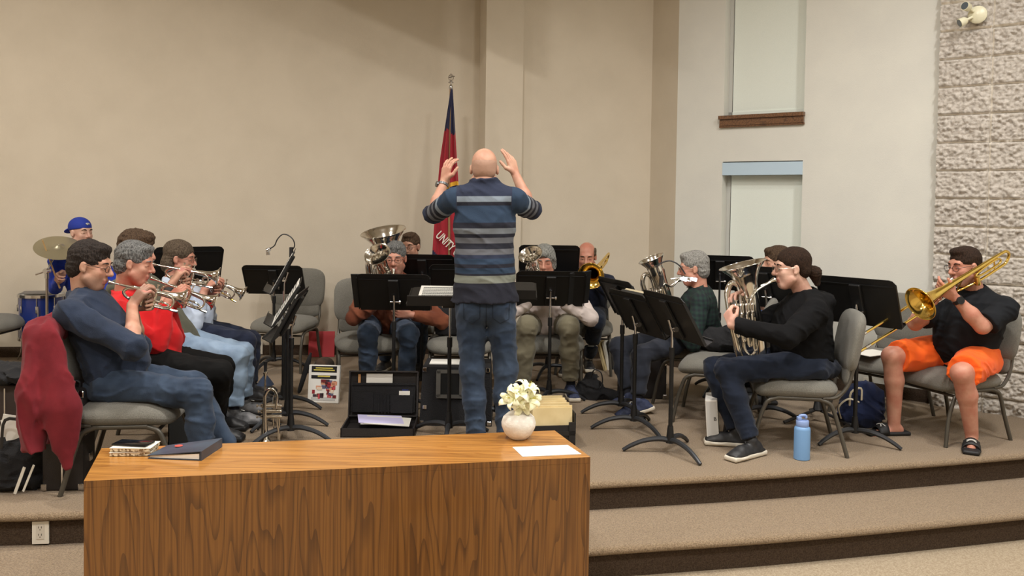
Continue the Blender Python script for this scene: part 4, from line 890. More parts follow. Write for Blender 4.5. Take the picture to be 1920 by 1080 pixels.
# 4 pale blue shirt
h = at(338, 484, 6.05); Mw, aR, aL = cornet_for(h, 4, 10, at(460, 553, 6.1), 'silver cornet with gold slide played by the man in the pale blue shirt', gold=True)
person('seated man with collar-length brown hair, pale blue shirt and navy trousers playing a cornet', h, 4, 10, at(356, 636, 6.1), 4, aR, aL,
       [dict(a=G(462, 752), k=at(462, 640, 5.95), d=DX), dict(a=G(470, 738), k=at(470, 636, 6.25), d=DX)], SK_R, 'medium', H_LB, PALEB, NAVY, glasses=M_GLM, cut=.86, seed=11, collar=.04, shoes=(SH_BK, M_BLK, M_BLK), belly=.3, topname='shirt')
# 5 rust jacket
h = at(741, 484, 6.42); mo = mouth(h, -90, 8)
X = nrm((.25, .75, .60)); Z = np.array((-.35, -.55, .76)); M0 = frame((0, 0, 0), X, Z); Mw = Matrix.Translation(Vector(mo)-M0 @ Vector((.172*.72, .008*.72, -.11*.72))) @ M0
upright(Mw, 'baritone_horn', 'silver baritone horn played by the man in the rust jacket, bell facing out', 'brass horn', .72, bellR=.096, mh=-.11)
person('seated grey haired man in a rust brown jacket and blue jeans playing a baritone horn', h, -90, 8, at(722, 622, 6.60), -88,
       dict(w=at(716, 560, 6.22), d=(.5, -.3, .5), n=(.6, .6, -.2), pole=(-1, 0, -.8)), dict(w=at(768, 590, 6.28), d=(-.8, -.3, .2), n=(-.2, .9, .2), pole=(1, .1, -.6)),
       [dict(a=G(688, 748), k=at(690, 624, 6.12), d=(-.1, -1, 0)), dict(a=G(762, 748), k=at(766, 626, 6.12), d=(.1, -1, 0))], SK_R, 'short', H_GR, RUST, JEAN, glasses=M_GL, beard=True, cut=.93, seed=13, collar=.03, shoes=(SH_BK, M_WSOLE), girth=1.1, belly=.5, sw=.20, topname='jacket', pantname='jeans', cres=.009, foldamp=.008)
# 6 tuba
h = at(769, 462, 7.38); mo = mouth(h, -104, 6)
X = nrm((.55, .80, .08)); Z = np.array((-.36, .06, .93)); M0 = frame((0, 0, 0), X, Z); k = 1.45; Mw = Matrix.Translation(Vector(mo)-M0 @ Vector((.172*k, .008*k, .10*k))) @ M0
upright(Mw, 'tuba', 'large silver tuba with wide bell tilted up by the back wall', 'tuba', k, bellR=.19, mh=.10)
person('seated man with short brown hair, glasses and dark hoodie playing the tuba at the back', h, -104, 6, at(772, 600, 7.5), -92,
       dict(w=at(728, 540, 7.2), d=(.3, -.3, .6), n=(.6, .6, 0), pole=(-1, 0, -.8)), dict(w=at(805, 560, 7.2), d=(-.8, -.2, .2), n=(-.1, .9, .2), pole=(1, .1, -.6)),
       [dict(a=G(722, 694), k=at(728, 600, 7.1), d=(-.2, -1, 0)), dict(a=G(784, 696), k=at(789, 603, 7.1), d=(.1, -1, 0))], SK, 'crop', H_BR, DHOOD, JEAN, glasses=M_GL, beard=True, cut=.93, seed=17, shoes=(SH_BK, M_WSOLE, M_BLK), topname='hoodie', pantname='jeans', cres=.010, fine=.006, hood=1)
# 7 conductor
h = at(908, 317, 5.05)
person('standing bald conductor seen from behind with both arms raised, striped navy sweater and jeans', h, 92, 10, at(909, 548, 5.03), 91,
       dict(w=at(966, 326, 5.34), el=at(997, 394, 5.27), d=(-.30, .12, .94), n=(-.75, .62, -.1), curl=((6, 8, 8), (10, 14, 10), (16, 18, 14), (22, 22, 16)), splay=.16),
       dict(w=at(833, 340, 5.36), el=at(811, 402, 5.27), d=(.16, .1, .97), n=(.72, .66, -.1), curl=((18, 22, 14), (22, 26, 18), (14, 18, 14), (12, 14, 12)), splay=.16),
       [dict(a=at(948, 822, 5.03), k=at(948, 690, 5.05), d=(.25, 1, 0), bag=1.06), dict(a=at(893, 822, 5.03), k=at(886, 690, 5.05), d=(-.35, 1, 0), bag=1.08)], SK, 'stubble', H_ST, KNIT, JEAN, cut=.13, seed=21, collar=.078, shoes=(SH_NV, M_WSOLE), standing=True, girth=1.02, sw=.172, hem=.05, stripes=True, topname='sweater', pantname='jeans', thick=.013, fine=.0048, cres=.0072, brow=False, sc=at(908, 362, 5.03), foldamp=.006, hips=.085, legcut=1.0)
L = HOOK['last']; a_ = L['A']['L']; proot = [x for x in COL.objects if x.name.startswith('person')][-1]
b = MB(); wv = nrm(a_[1]-a_[2]); c0 = a_[2]+wv*.022-L['o']; b.tube([c0-wv*.007, c0+wv*.007], .0335, 18, caps=False); b.tube([c0+np.array((-.034, -.012, 0)), c0+np.array((-.043, -.016, .002))], .018, 16); b.build('wrist_watch', mat('steel_watch', (120, 122, 124), .3, .9), proot, smooth=True)
# 8 woman
h = at(1020, 489, 6.50); mo = mouth(h, -94, 12)
X = nrm((.40, .75, .48)); Z = np.array((-.45, -.30, .84)); M0 = frame((0, 0, 0), X, Z); Mw = Matrix.Translation(Vector(mo)-M0 @ Vector((.172*.68, .008*.68, -.10*.68))) @ M0
upright(Mw, 'tenor_horn', 'silver tenor horn played by the grey haired woman', 'brass horn', .68, bellR=.090, mh=-.10)
person('seated woman with chin-length grey hair, off-white sweater and khaki trousers playing a tenor horn', h, -94, 12, at(1026, 628, 6.66), -90,
       dict(w=at(1000, 560, 6.3), d=(.5, -.3, .5), n=(.6, .6, -.2), pole=(-1, 0, -.8)), dict(w=at(1052, 565, 6.3), d=(-.8, -.3, .3), n=(-.2, .9, .2), pole=(1, .1, -.6)),
       [dict(a=G(978, 748), k=at(988, 612, 6.22), d=(-.15, -1, 0), bag=1.12), dict(a=G(1070, 744), k=at(1066, 612, 6.22), d=(.1, -1, 0), bag=1.12)], SK_R, 'bob', H_SIL, OFFW, KHAKI, cut=.93, seed=25, shoes=(SH_NV, M_WSOLE, SH_NV), girth=1.18, belly=.5, sw=.19, hips=.12, cres=.009, fine=.0055, foldamp=.007, legcut=.93)
# 9 back trombone
h = at(1100, 481, 7.30); mo = mouth(h, -98, 14)
X = nrm((-.29, -.93, -.19)); M0 = frame((0, 0, 0), X, (.1, 0, 1)); Mw = Matrix.Translation(Vector(mo)-Vector(X)*.004) @ M0
trombone(Mw, 'gold trombone with its bell facing out, played by the balding man at the back', .12)
person('balding man in a navy sweater and dark jeans playing a gold trombone at the back', h, -98, 14, at(1098, 604, 7.42), -92,
       dict(w=at(1082, 540, 7.0), d=(.2, -.5, .6), n=(.6, .4, 0), pole=(-1, 0, -.8)), dict(w=at(1116, 528, 7.12), d=(-.5, -.3, .7), n=(-.6, .5, 0), pole=(1, -.1, -.8)),
       [dict(a=G(1060, 700), k=at(1068, 602, 6.98), d=(-.15, -1, 0)), dict(a=G(1103, 694, .1), k=at(1118, 602, 7.0), d=(.0, -1, 0))], SK_R, 'fringe', H_LB, NAVYS, JEAND, sock=LACE, cut=.95, seed=29, shoes=(SH_BK, M_WSOLE, LACE), girth=1.08, belly=.4, cres=.010, fine=.006, legcut=.9, topname='sweater', pantname='jeans')
# 10 green plaid
h = at(1300, 503, 6.18); mo = mouth(h, 174, 8)
X = nrm((.95, .10, .22)); Z = np.array((-.42, -.18, .86)); M0 = frame((0, 0, 0), X, Z); Mw = Matrix.Translation(Vector(mo)-M0 @ Vector((.172*.95, .008, .06*.95))) @ M0
upright(Mw, 'upright_horn', 'silver upright horn played by the man in the green plaid shirt', 'brass horn', .95, bellR=.098, mh=.06)
person('white haired man in a dark green plaid shirt and charcoal trousers playing a silver horn', h, 174, 8, at(1322, 640, 6.28), 168,
       dict(w=at(1250, 575, 6.30), d=(-.8, .1, .4), n=(.1, -.9, .1), pole=(.3, .6, -1)), dict(w=at(1252, 592, 6.0), d=(-.8, .3, .35), n=(.2, .9, .1), pole=(.2, -.5, -1)),
       [dict(a=at(1180, 742, 6.22), k=at(1160, 650, 6.38), d=(-1, .1, 0), pitch=8), dict(a=at(1196, 752, 5.88), k=at(1203, 664, 5.98), d=(-1, -.25, 0), pitch=14)], SK_R, 'short', H_WH, PLAID, CHAR, glasses=M_GLM, cut=.9, seed=31, collar=.03, shoes=(SH_NV, M_WSOLE, LACE), topname='shirt', cres=.0085, belly=.3, legcut=.92)
# 11 euphonium
h = at(1484, 503, 5.14); mo = mouth(h, 180, 4)
X = nrm((.985, -.05, .08)); Z = np.array((-.10, -.16, .98)); M0 = frame((0, 0, 0), X, Z); k = .97; Mw = Matrix.Translation(Vector(mo)+Vector((-.004, 0, 0))-M0 @ Vector((.172*k, .008*k, .155*k))) @ M0
upright(Mw, 'euphonium', 'large silver euphonium held by the woman in the black hoodie', 'euphonium', k, bellR=.142, nval=4)
person('seated woman with brown ponytail, glasses, black hoodie and dark jeans playing a euphonium', h, 180, 4, at(1512, 690, 5.18), 176,
       dict(w=at(1398, 560, 5.22), d=(-.75, -.35, .35), n=(-.2, -.5, -.8), pole=(.3, .6, -1)), dict(w=at(1372, 609, 4.93), el=at(1478, 632, 4.86), d=(-.22, .45, .86), n=(.92, .35, .05), curl=((46, 60, 36), (50, 60, 36), (54, 62, 36), (60, 64, 40)), tf=.3, hs=.93),
       [dict(a=G(1380, 836), k=at(1340, 690, 5.30), d=(-1, .15, 0), bag=1.0), dict(a=G(1408, 856), k=at(1362, 694, 5.06), d=(-.8, -.6, 0), bag=1.0)], SK_P, 'pony', hairmat('hair_chestnut', (34, 23, 17), (60, 42, 30)), BHOOD, JEAND, glasses=M_GLM, cut=.97, seed=37, shoes=(SH_BK, M_WSOLE, SH_BK), girth=1.16, belly=.6, sw=.18, thick=.016, hood=1, hips=.12, topname='hoodie', pantname='jeans', cres=.0075, fine=.0048, foldamp=.007, sc=at(1513, 566, 5.16))
pr = [x for x in COL.objects if x.name.startswith('person')][-1]; L = HOOK['last']; s = SDF(); MHh = L['MH']; P = lambda x, y, z: h+MHh @ np.array([x, y, z])
s.cone(P(0, -.105, -.005), P(0, -.14, -.035), .024, .036, .01); s.cone(P(0, -.14, -.035), P(0, -.150, -.10), .036, .018, .02); s.disp = strands(h, MHh, .004, 3); V, Q = s.mesh(.0042, .02); mesh_np('ponytail', V-L['o'], Q, MATS['hair_chestnut'], pr)
b = MB(); b.tube([P(0, -.112, -.012)-L['o'], P(0, -.118, -.018)-L['o']], .027, 12); b.build('hair_tie', LACE, pr, smooth=True)
# 12 hidden player
h = at(1456, 492, 6.45)
person('player hidden behind the woman in the black hoodie, brown hair and hands just showing', h, 188, 6, at(1470, 630, 6.5), 185,
       dict(w=at(1430, 556, 6.4), d=(-.6, -.2, .6), n=(-.2, -.8, .1), pole=(.3, .6, -1)), dict(w=at(1440, 565, 6.2), d=(-.7, .1, .6), n=(.1, .9, .1), pole=(.2, -.5, -1)),
       [dict(a=G(1410, 742), d=(-1, 0, 0)), dict(a=G(1430, 758), d=(-1, 0, 0))], SK, 'short', H_BR, cloth('mid_blue_shirt', (70, 96, 140)), NAVY, cut=.6, seed=41, shoes=(SH_BK, M_BLK), cres=.010, fine=.0065, topname='shirt')
# 13 orange shorts
h = at(1808, 499, 5.36); mo = mouth(h, 196, 8)
X = nrm((-.86, -.33, -.42)); M0 = frame((0, 0, 0), X, (0, -.12, 1)); Mw = Matrix.Translation(Vector(mo)+Vector(X)*.004) @ M0
trombone(Mw, 'large gold trombone with silver slide played by the man in orange shorts', .12)
TRB = Mw
person('seated man in charcoal tee shirt, orange shorts and black slide sandals playing a gold trombone', h, 196, 8, at(1806, 688, 5.48), 200,
       dict(w=pt(Mw, (.24, -.03, -.10)), el=at(1716, 606, 5.42), d=fr(Mw, (-.2, .35, .9)), n=fr(Mw, (.1, .9, 0)), curl=(40, 50, 30)), dict(w=at(1789, 556, 5.18), el=at(1842, 612, 5.17), d=(-.80, -.02, .42), n=(.15, .75, .6), curl=((20, 40, 30), (46, 60, 40), (50, 62, 40), (54, 60, 40))),
       [dict(a=at(1676, 797, 5.44), k=at(1672, 668, 5.42), d=(-1, -.12, 0)), dict(a=at(1822, 816, 5.16), k=at(1803, 700, 5.08), d=(-.55, -1, 0))], SK_R, 'crop', hairmat('hair_short_brown', (34, 24, 18), (62, 44, 34)), BTEE, ORG, glasses=M_GL, beard=True, cut=-.22, legcut=.47, seed=43, collar=.015, girth=1.22, belly=.7, sw=.20, hips=.13, topname='tee_shirt', pantname='shorts', cres=.0075, fine=.005, toes=True, foldamp=.006, sc=at(1834, 562, 5.38), lens=.023)
pr = [x for x in COL.objects if x.name.startswith('person')][-1]; L = HOOK['last']
for i, (hh, kn, an, lg) in enumerate(L['LG']):
    d = nrm(lg['d']); rr = np.cross(d, (0, 0, 1)); M3 = np.stack([rr, d, (0, 0, 1)], 1); b0 = np.array([an[0], an[1], 0]); s = SDF(); s.box(b0+d*.045+np.array((0, 0, .013)), (.047, .142, .013), .012, M3, .004); s.ell(b0+d*.11+np.array((0, 0, .013)), (.054, .075, .014), M3, .01)
    V, Q = s.mesh(.006, .02); sd = mesh_np('sandal', V-L['o'], Q, M_BLK, pr)
    b = MB(); arc = []
    for y in (.055, .075, .095, .12):
        arc.append([b0+d*y+rr*(.052*math.cos(a))+np.array((0, 0, 1))*(.014+(.064-(y-.055)*.38)*math.sin(a)) for a in np.linspace(0, math.pi, 11)])
    V = np.array(arc).reshape(-1, 3)-L['o']; b.add(V, [[r*11+c, r*11+c+1, (r+1)*11+c+1, (r+1)*11+c] for r in range(3) for c in range(10)]); so = b.build('strap', M_BLK, sd, smooth=True); md = so.modifiers.new('t', 'SOLIDIFY'); md.thickness = .005
    lw = MB(); cn = b0+d*.088+np.array((0, 0, .071))-L['o']
    for q in (-1, 1):
        lw.tube([cn+rr*.026*x_+d*(q*(.006+.010*x_*x_))+np.array((0, 0, -.010*x_*x_)) for x_ in (-1, -.5, 0, .5, 1)], .0028, 5, sub=2)
    lw.build('emblem', LACE, sd, smooth=True)
a_ = L['A']['L']; wv = nrm(a_[1]-a_[2]); c0 = a_[2]+wv*.03-L['o']; b = MB(); b.tube([c0-wv*.012, c0+wv*.012], .034, 18); f = nrm(np.array((-.2, -1, .25))-wv*np.dot((-.2, -1, .25), wv)); b.tube([c0+f*.03, c0+f*.042], .023, 20); b.build('wrist_watch', mat('black_rubber', (24, 26, 30), .4), pr, smooth=True)
# 14 drummer
h = at(152, 436, 7.15)
person('drummer in a royal blue hoodie and backwards blue cap behind the cymbal, far left', h, -28, 2, at(170, 588, 7.3), -40,
       dict(w=at(118, 512, 6.95), el=at(104, 540, 7.12), d=(-.1, -.6, -.2), n=(.7, -.1, -.4), curl=(60, 70, 40)), dict(w=at(190, 555, 6.95), d=(.2, -.8, 0), n=(-.6, 0, -.5), curl=(60, 70, 40), pole=(1, 0, -.8)),
       [dict(a=G(110, 690), d=(.5, -1, 0)), dict(a=G(215, 690), d=(.8, -1, 0))], SK_P, None, H_DK, BLUEH, NAVY, cut=.9, seed=47, shoes=(SH_BK, M_WSOLE), cres=.009, fine=.0055, topname='hoodie', hood=1, sw=.165, girth=.92)
pr = [x for x in COL.objects if x.name.startswith('person')][-1]; L = HOOK['last']; MHh = L['MH']; P = lambda x, y, z: h+MHh @ np.array([x, y, z])
s = SDF(); s.ell(P(0, -.018, .046), (.083, .104, .084), MHh, .01); s.box(P(0, .0, -.045), (.15, .2, .07), .01, rotm(-28, -8), .006, 's'); V, Q = s.mesh(.0045, .02); cap = mesh_np('baseball_cap', V-L['o'], Q, mat('cap_blue', (26, 50, 150), .8), pr)
s = SDF(); s.ell(P(0, -.125, .012), (.062, .055, .012), rotm(-28, -30), .01); V, Q = s.mesh(.005, .02); mesh_np('cap_peak', V-L['o'], Q, MATS['cap_blue'], cap)
b = MB(); b.tube([P(-.012, .086, .075)-L['o'], P(0, .089, .082)-L['o'], P(.016, .085, .080)-L['o'], P(.002, .089, .071)-L['o']], .0045, 6, sub=3); b.build('cap_badge', LACE, cap, smooth=True)
b = MB(); w0 = L['A']['R'][2]+np.array((-.01, -.08, -.02)); b.tube([w0+np.array((.0, .05, -.10)), w0+np.array((-.03, -.15, .30))], [.007, .005], 8); o = b.build('drumstick', mat('hickory', (205, 170, 120), .5), None, smooth=True); tag(o, 'wooden drumstick in the hand of the drummer in blue', 'drumstick')
# ---------------- props
def obj(name, mb, m, label, cat, loc=None, smooth=False, group=None, ang=40):
    """single mesh thing with its origin at loc"""
    loc = np.array(loc, float) if loc is not None else np.zeros(3)
    mb.V = [tuple(np.array(v)-loc) for v in mb.V]; o = mb.build(name, m, None, smooth, ang); o.location = loc; return tag(o, label, cat, group)
def text(name, body, size, m, parent, Mw, ext=.0006):
    cu = bpy.data.curves.new(name, 'FONT'); cu.body = body; cu.size = size; cu.extrude = ext; cu.offset = size*.012; cu.align_x = 'CENTER'; cu.align_y = 'CENTER'
    t = bpy.data.objects.new(name, cu); COL.objects.link(t); bpy.context.view_layer.update(); me = bpy.data.meshes.new_from_object(t); bpy.data.objects.remove(t); me.materials.clear(); me.materials.append(m)
    o = bpy.data.objects.new(name, me); COL.objects.link(o); o.parent = parent; o.matrix_local = Mw; return o
def T3(v): return Matrix.Translation(Vector([float(x) for x in v]))
RZ = lambda a: Matrix.Rotation(R(a), 4, 'Z')
M_BKP = mat('black_plastic', (30, 30, 32), .45); M_BKF = mat('black_fabric', (24, 24, 27), .9, bump=.5, bscale=200); M_WHT = mat('white_plastic', (232, 228, 216), .4)
M_CASE = mat('case_vinyl', (40, 36, 36), .55, bump=.3, bscale=300); M_CREAM = mat('manila', (226, 206, 158), .8, rgb2=(212, 190, 140), nscale=9)
# flag
fp = at(845, 200, 7.55); FX, FY = fp[0], fp[1]
fl = thing('flag', 'navy and red ceremonial flag draped from a tall pole beside the column', 'flag', (FX, FY, 0))
MB().tube([(0, 0, .03), (0, 0, 2.46)], .012, 10).build('pole', mat('flag_pole_wood', (150, 120, 84), .4), fl, smooth=True)
MB().lathe([(.16, 0), (.16, .02), (.05, .05), (.02, .08), (.02, .1)], None, 24).build('base', mat('brass_base', (170, 140, 80), .3, .9), fl, smooth=True)
zt = at(845, 165, 7.55)[2]; b = MB(); b.lathe([(.014, zt-.01), (.018, zt), (.014, zt+.02), (.007, zt+.03), (.012, zt+.05), (.004, zt+.06)], None, 12)
b.tube([(.022*math.cos(a), 0, zt+.09+.026*math.sin(a)) for a in np.linspace(0, 6.28, 11)[:-1]], .0045, 6, closed=True); b.tube([(-.02, 0, zt+.09), (.034, 0, zt+.105)], .004, 6); b.tube([(0, 0, zt+.055), (0, 0, zt+.13)], .0035, 6); b.tube([(-.022, 0, zt+.045), (0, 0, zt+.058), (.022, 0, zt+.045)], .0035, 6, sub=2)
b.build('finial', M_CHR, fl, smooth=True)
nu, nv = 60, 90; z1 = zt-.01; z0 = .86; V = []; mi = []
lf = [(z1, .0), (at(828, 300, 7.55)[2], -.085), (at(818, 430, 7.55)[2], -.132), (z0, -.15)]; rt = [(z1, .018), (at(858, 300, 7.55)[2], .068), (at(866, 400, 7.55)[2], .105), (z0, .17)]
def itp(t, z):
    for (a, x), (c, y) in zip(t, t[1:]):
        if z >= c: return x+(y-x)*(a-z)/(a-c)
    return t[-1][1]
for j in range(nv):
    z = z1+(z0-z1)*j/(nv-1); l, r_ = itp(lf, z), itp(rt, z); am = .05*min(1, (z1-z)/.5)
    for i in range(nu):
        u = i/(nu-1); V.append((l+(r_-l)*(u+.03*math.sin(u*18)), -.02-am*.35*math.sin(u*19+z*1.2)-am*.3*math.sin(u*7+1), z+.01*math.sin(u*9)))
Fc = [];
zn = at(840, 245, 7.55)[2]; ze0, ze1 = at(850, 340, 7.55)[2], at(850, 385, 7.55)[2]
for j in range(nv-1):
    for i in range(nu-1):
        Fc.append((j*nu+i, (j+1)*nu+i, (j+1)*nu+i+1, j*nu+i+1)); x, _, z = V[j*nu+i]; 
        m_ = 1
        if z > zn+.03*math.sin(i*.1): m_ = 0
        if x-(-.13) < (1.02-z)*.75: m_ = 0
        q = abs(((x-.04)*4)%1-.5) if ze1 < z < ze0+.05 else 0
        if ze1-.02 < z < ze0+.02-.6*abs(x-.06): m_ = 2
        if ze0-.05 < z+.5*abs(x-.05) < ze0-.02 : m_ = 0
        mi.append(m_)
mesh_np('cloth', V, Fc, [mat('flag_navy', (26, 30, 66), .8, sheen=.2), mat('flag_red', (160, 22, 40), .75, sheen=.2), mat('flag_gold', (222, 172, 50), .75)], fl, midx=mi)
tp = at(836, 452, 7.55)-np.array([FX, FY, 0]); text('lettering', 'UNITY CHURCH', .105, M_WHT, fl, T3((tp[0]+.105, -.062, tp[2]-.10)) @ Matrix.Rotation(R(90), 4, 'X') @ Matrix.Rotation(R(-44), 4, 'Z') @ Matrix.Scale(.62, 4, (1, 0, 0)))
tp = at(857, 302, 7.55)-np.array([FX, FY, 0]); text('lettering', 'S', .07, M_WHT, fl, T3((tp[0]-.004, -.05, tp[2])) @ Matrix.Rotation(R(90), 4, 'X') @ Matrix.Rotation(R(-40), 4, 'Z'))
# vase of lilies
p = ttop(972, 822); v = thing('vase', 'round white textured vase of pale lilies on the right end of the oak table', 'vase', (p[0], p[1], TZ))
MB().lathe([(.001, .001), (.034, 0), (.040, .004), (.060, .024), (.0735, .055), (.075, .072), (.068, .094), (.048, .112), (.027, .121), (.022, .126), (.024, .131), (.020, .131), (.018, .12), (.03, .10), (.001, .09)], None, 36).build('body', mat('vase_glaze', (236, 232, 222), .6, rgb2=(226, 220, 210), nscale=60, bump=.25, bscale=90), v, smooth=True, ang=80)
M_PET = mat('lily_petal', (252, 250, 222), .6, rgb2=(242, 242, 196), nscale=30); M_LEAF = mat('leaf_green', (78, 122, 40), .5); M_STEM = mat('stem_green', (96, 130, 60), .6)
rs = np.random.RandomState(4)
def lily(c, ax, L=.066):
    ax = nrm(ax); u = nrm(np.cross(ax, (0.1, 1, .2))); w = np.cross(ax, u); b = MB()
    for k in range(6):
        a = k*math.pi/3+(.2 if k % 2 else 0); d = u*math.cos(a)+w*math.sin(a); s_ = np.cross(ax, d); rows = []
        for t in np.linspace(0, 1, 8):
            r_ = t*L*(.86 if k % 2 else .95); h = L*.72*math.sin(min(1, t*1.15)*1.5)-L*.35*t**4; hw = (.0125 if k % 2 else .0165)*math.sin(math.pi*(.08+.92*t)**.8)**.8 if t < 1 else .0005
            for q in (-1, 0, 1): rows.append(c+ax*(h+(.004 if q == 0 else 0)*-1)+d*r_+s_*q*hw)
        b.add(rows, [[r_*3+q, r_*3+q+1, (r_+1)*3+q+1, (r_+1)*3+q] for r_ in range(7) for q in (0, 1)])
    o = b.build('flower', M_PET, v, smooth=True, ang=80); md = o.modifiers.new('t', 'SOLIDIFY'); md.thickness = .0012
    st = MB(); st.tube([c+ax*L*.2, c+ax*L*.75], .0016, 5)
    for k in range(4): st.tube([c+ax*L*.3, c+ax*L*.85+(u*math.cos(k*1.6)+w*math.sin(k*1.6))*.008], .0009, 4)
    st.build('stamen', mat('stamen', (200, 190, 90), .6), o)
for dx, dz, ax in ((-.026, .172, (-.5, -.8, .45)), (.008, .19, (-.05, -.6, .9)), (.038, .176, (.75, -.7, .3)), (.012, .158, (.15, -1, -.1)), (-.004, .178, (-.2, -1, .3)), (.03, .205, (.5, -.2, 1))):
    c = np.array((dx, -.012, dz)); lily(c, ax); st = MB(); st.tube([c, (c[0]*.4, 0, .14), (0, 0, .1)], .0025, 6, sub=3); st.build('stem', M_STEM, v, smooth=True)
for k in range(9):
    a = k*.7+.3; b = MB(); d = np.array((math.cos(a), math.sin(a)*.6, 0)); s_ = np.array((-d[1], d[0], 0)); r_ = []
    for t in np.linspace(0, 1, 6):
        hw = .011*math.sin(math.pi*(.1+.88*t)); cc = np.array((0, 0, .128))+d*(.055*t)+np.array((0, 0, .035*math.sin(t*2.2)+.01))
        r_ += [cc-s_*hw, cc+s_*hw]
    b.add(r_, [[i*2, i*2+1, i*2+3, i*2+2] for i in range(5)]); b.build('leaf', M_LEAF, v, smooth=True)
for k in range(7):
    e = np.array((-.045+.012*k+rs.rand()*.01, -.01+rs.rand()*.02, .19+rs.rand()*.045)); b = MB(); b.tube([(0, 0, .12), e*.6+np.array((0, 0, .06)), e], .001, 5, sub=3); b.tube([e+np.array((0, 0, -.004)), e, e+np.array((0, 0, .005))], [.002, .0042, .002], 7); b.build('bud_sprig', mat('bud', (226, 226, 190), .6), v, smooth=True)
# things on the table
q = [ttop(*a) for a in ((277, 860), (375, 864), (414, 838), (314, 841))]; o0 = sum(q)/4
bd = thing('ring_binder', 'dark blue-grey ring binder lying on the left end of the oak table', 'binder', (o0[0], o0[1], TZ)); ql = [x-o0 for x in q]
def wedge(zl0, zl1, zr0, zr1, ins=0):
    P = [(ql[0]*(1-ins), zl0, zl1), (ql[1]*(1-ins), zr0, zr1), (ql[2]*(1-ins), zr0, zr1), (ql[3]*(1-ins), zl0, zl1)]
    V = [(p[0], p[1], a) for p, a, c in P]+[(p[0], p[1], c) for p, a, c in P]; b = MB(); b.add(V, [[3, 2, 1, 0], [4, 5, 6, 7]]+[[i, (i+1) % 4, 4+(i+1) % 4, 4+i] for i in range(4)]); return b
M_BIND = mat('binder_vinyl', (66, 80, 96), .35, rgb2=(52, 62, 76), nscale=7)
wedge(.0, .003, 0, .003).build('cover', M_BIND, bd); wedge(.011, .014, .034, .037).build('cover', M_BIND, bd); wedge(.004, .0105, .004, .026, .06).build('paper_block', M_PAP, bd)
sp = MB(); a, c = ql[1], ql[2]; d = nrm(c-a); n = np.array((d[1], -d[0], 0))*.006; sp.prism([(a)[:2], (a+n)[:2], (c+n)[:2], c[:2]], 0, .037); sp.build('spine', M_BIND, bd)
MB().tube([(-.03, .02, .0255), (-.03, .02, .0262)], .016, 14).build('sticker', mat('sticker_red', (190, 80, 70), .6), bd)
for i, (pl, lab) in enumerate((((221, 856), 'lower of two plaid-edged notebooks at the left end of the table'), ((222, 850), 'upper plaid-edged notebook with a phone on it'))):
    c = ttop(252, 849); nb_ = thing('notebook', lab, 'notebook', (c[0]+.004*i, c[1], TZ+.017*i), R(6-5*i)); MB().box((0, 0, .0085), (.078, .05, .0065)).build('paper_block', mat('plaid_pages', (228, 216, 186), .8, rgb2=(120, 96, 66), nscale=6, stretch=(22, 22, 30), ndetail=0), nb_)
    MB().box((0, 0, .0155), (.08, .052, .001)).build('cover', mat('notebook_cover', (232, 222, 206), .7), nb_)
c = ttop(252, 849); c = c+np.array((-.006, .004, 0)); MB_ = MB().box((0, 0, .004), (.073, .036, .004), bev=.003); o = MB_.build('phone', mat('phone_glass', (16, 16, 18), .12), None, smooth=True); o.location = (c[0], c[1], TZ+.0338); o.rotation_euler[2] = R(-8); tag(o, 'black phone lying on the two notebooks', 'phone')
q = [ttop(*a) for a in ((980, 857), (1090, 852), (1064, 835), (961, 839))]; pb = MB(); pb.add([(x[0], x[1], TZ+z) for z in (.0005, .0022) for x in q], [[3, 2, 1, 0], [4, 5, 6, 7]]+[[i, (i+1) % 4, 4+(i+1) % 4, 4+i] for i in range(4)])
pc = sum(q)/4; sh_ = obj('paper_sheet', pb, M_PAP, 'white printed paper on the right corner of the oak table', 'paper', (pc[0], pc[1], TZ))
tx = MB(); e1_, e2_ = (q[1]-q[0]), (q[3]-q[0])
for r_ in range(9):
    for k in range(16):
        if rs.rand() < .8: s0 = .14+.045*k; p0 = q[0]-pc+e1_*s0+e2_*(.15+.08*r_); tx.box((p0[0], p0[1], .0024), (.0045*(.4+rs.rand()*.6), .0008, .0001))
tx.build('printed_text', mat('ink_grey', (150, 150, 150), .8), sh_)
# outlets
def outlet(p, yaw, label):
    t = thing('wall_outlet', label, 'outlet', p, R(yaw)); MB().box((0, -.004, 0), (.037, .004, .058), bev=.002).build('cover_plate', M_WHT, t)
    b = MB(); b.box((0, -.0095, 0), (.017, .0015, .034)); b.build('socket', mat('outlet_face', (214, 208, 196), .4), t); b = MB()
    for z in (.017, -.017):
        for x in (-.006, .006): b.box((x, -.0113, z+.004), (.0011, .0004, .0045))
        b.box((0, -.0113, z-.007), (.002, .0004, .002))
    b.build('slot', M_BKP, t)
i = int(np.argmin(np.abs(e_s[:, 0]-(-2.19)))); dd = e_s[i+1]-e_s[i-1]; ya = math.degrees(math.atan2(dd[1], dd[0])); py_ = np.interp(-2.19, e_s[:, 0], e_s[:, 1])
outlet((at(77, 1001, py_+.033)[0], py_+.033, at(77, 1001, py_)[2]), ya, 'cream duplex outlet in the dark riser below the stage edge, left')
w_ = onwall(486, gd(20, 669.6)[:2], dW); outlet((w_[0], w_[1]-.012, at(486, 652, w_[1])[2]), math.degrees(ang), 'white outlet low on the back wall behind the empty chair')
w_ = onwall(1632, e0, dR); outlet((w_[0]-nR[0]*.012, w_[1]-nR[1]*.012, at(1632, 721, w_[1])[2]), math.degrees(math.atan2(dR[1], dR[0])), 'white outlet low on the window wall above the navy tote')
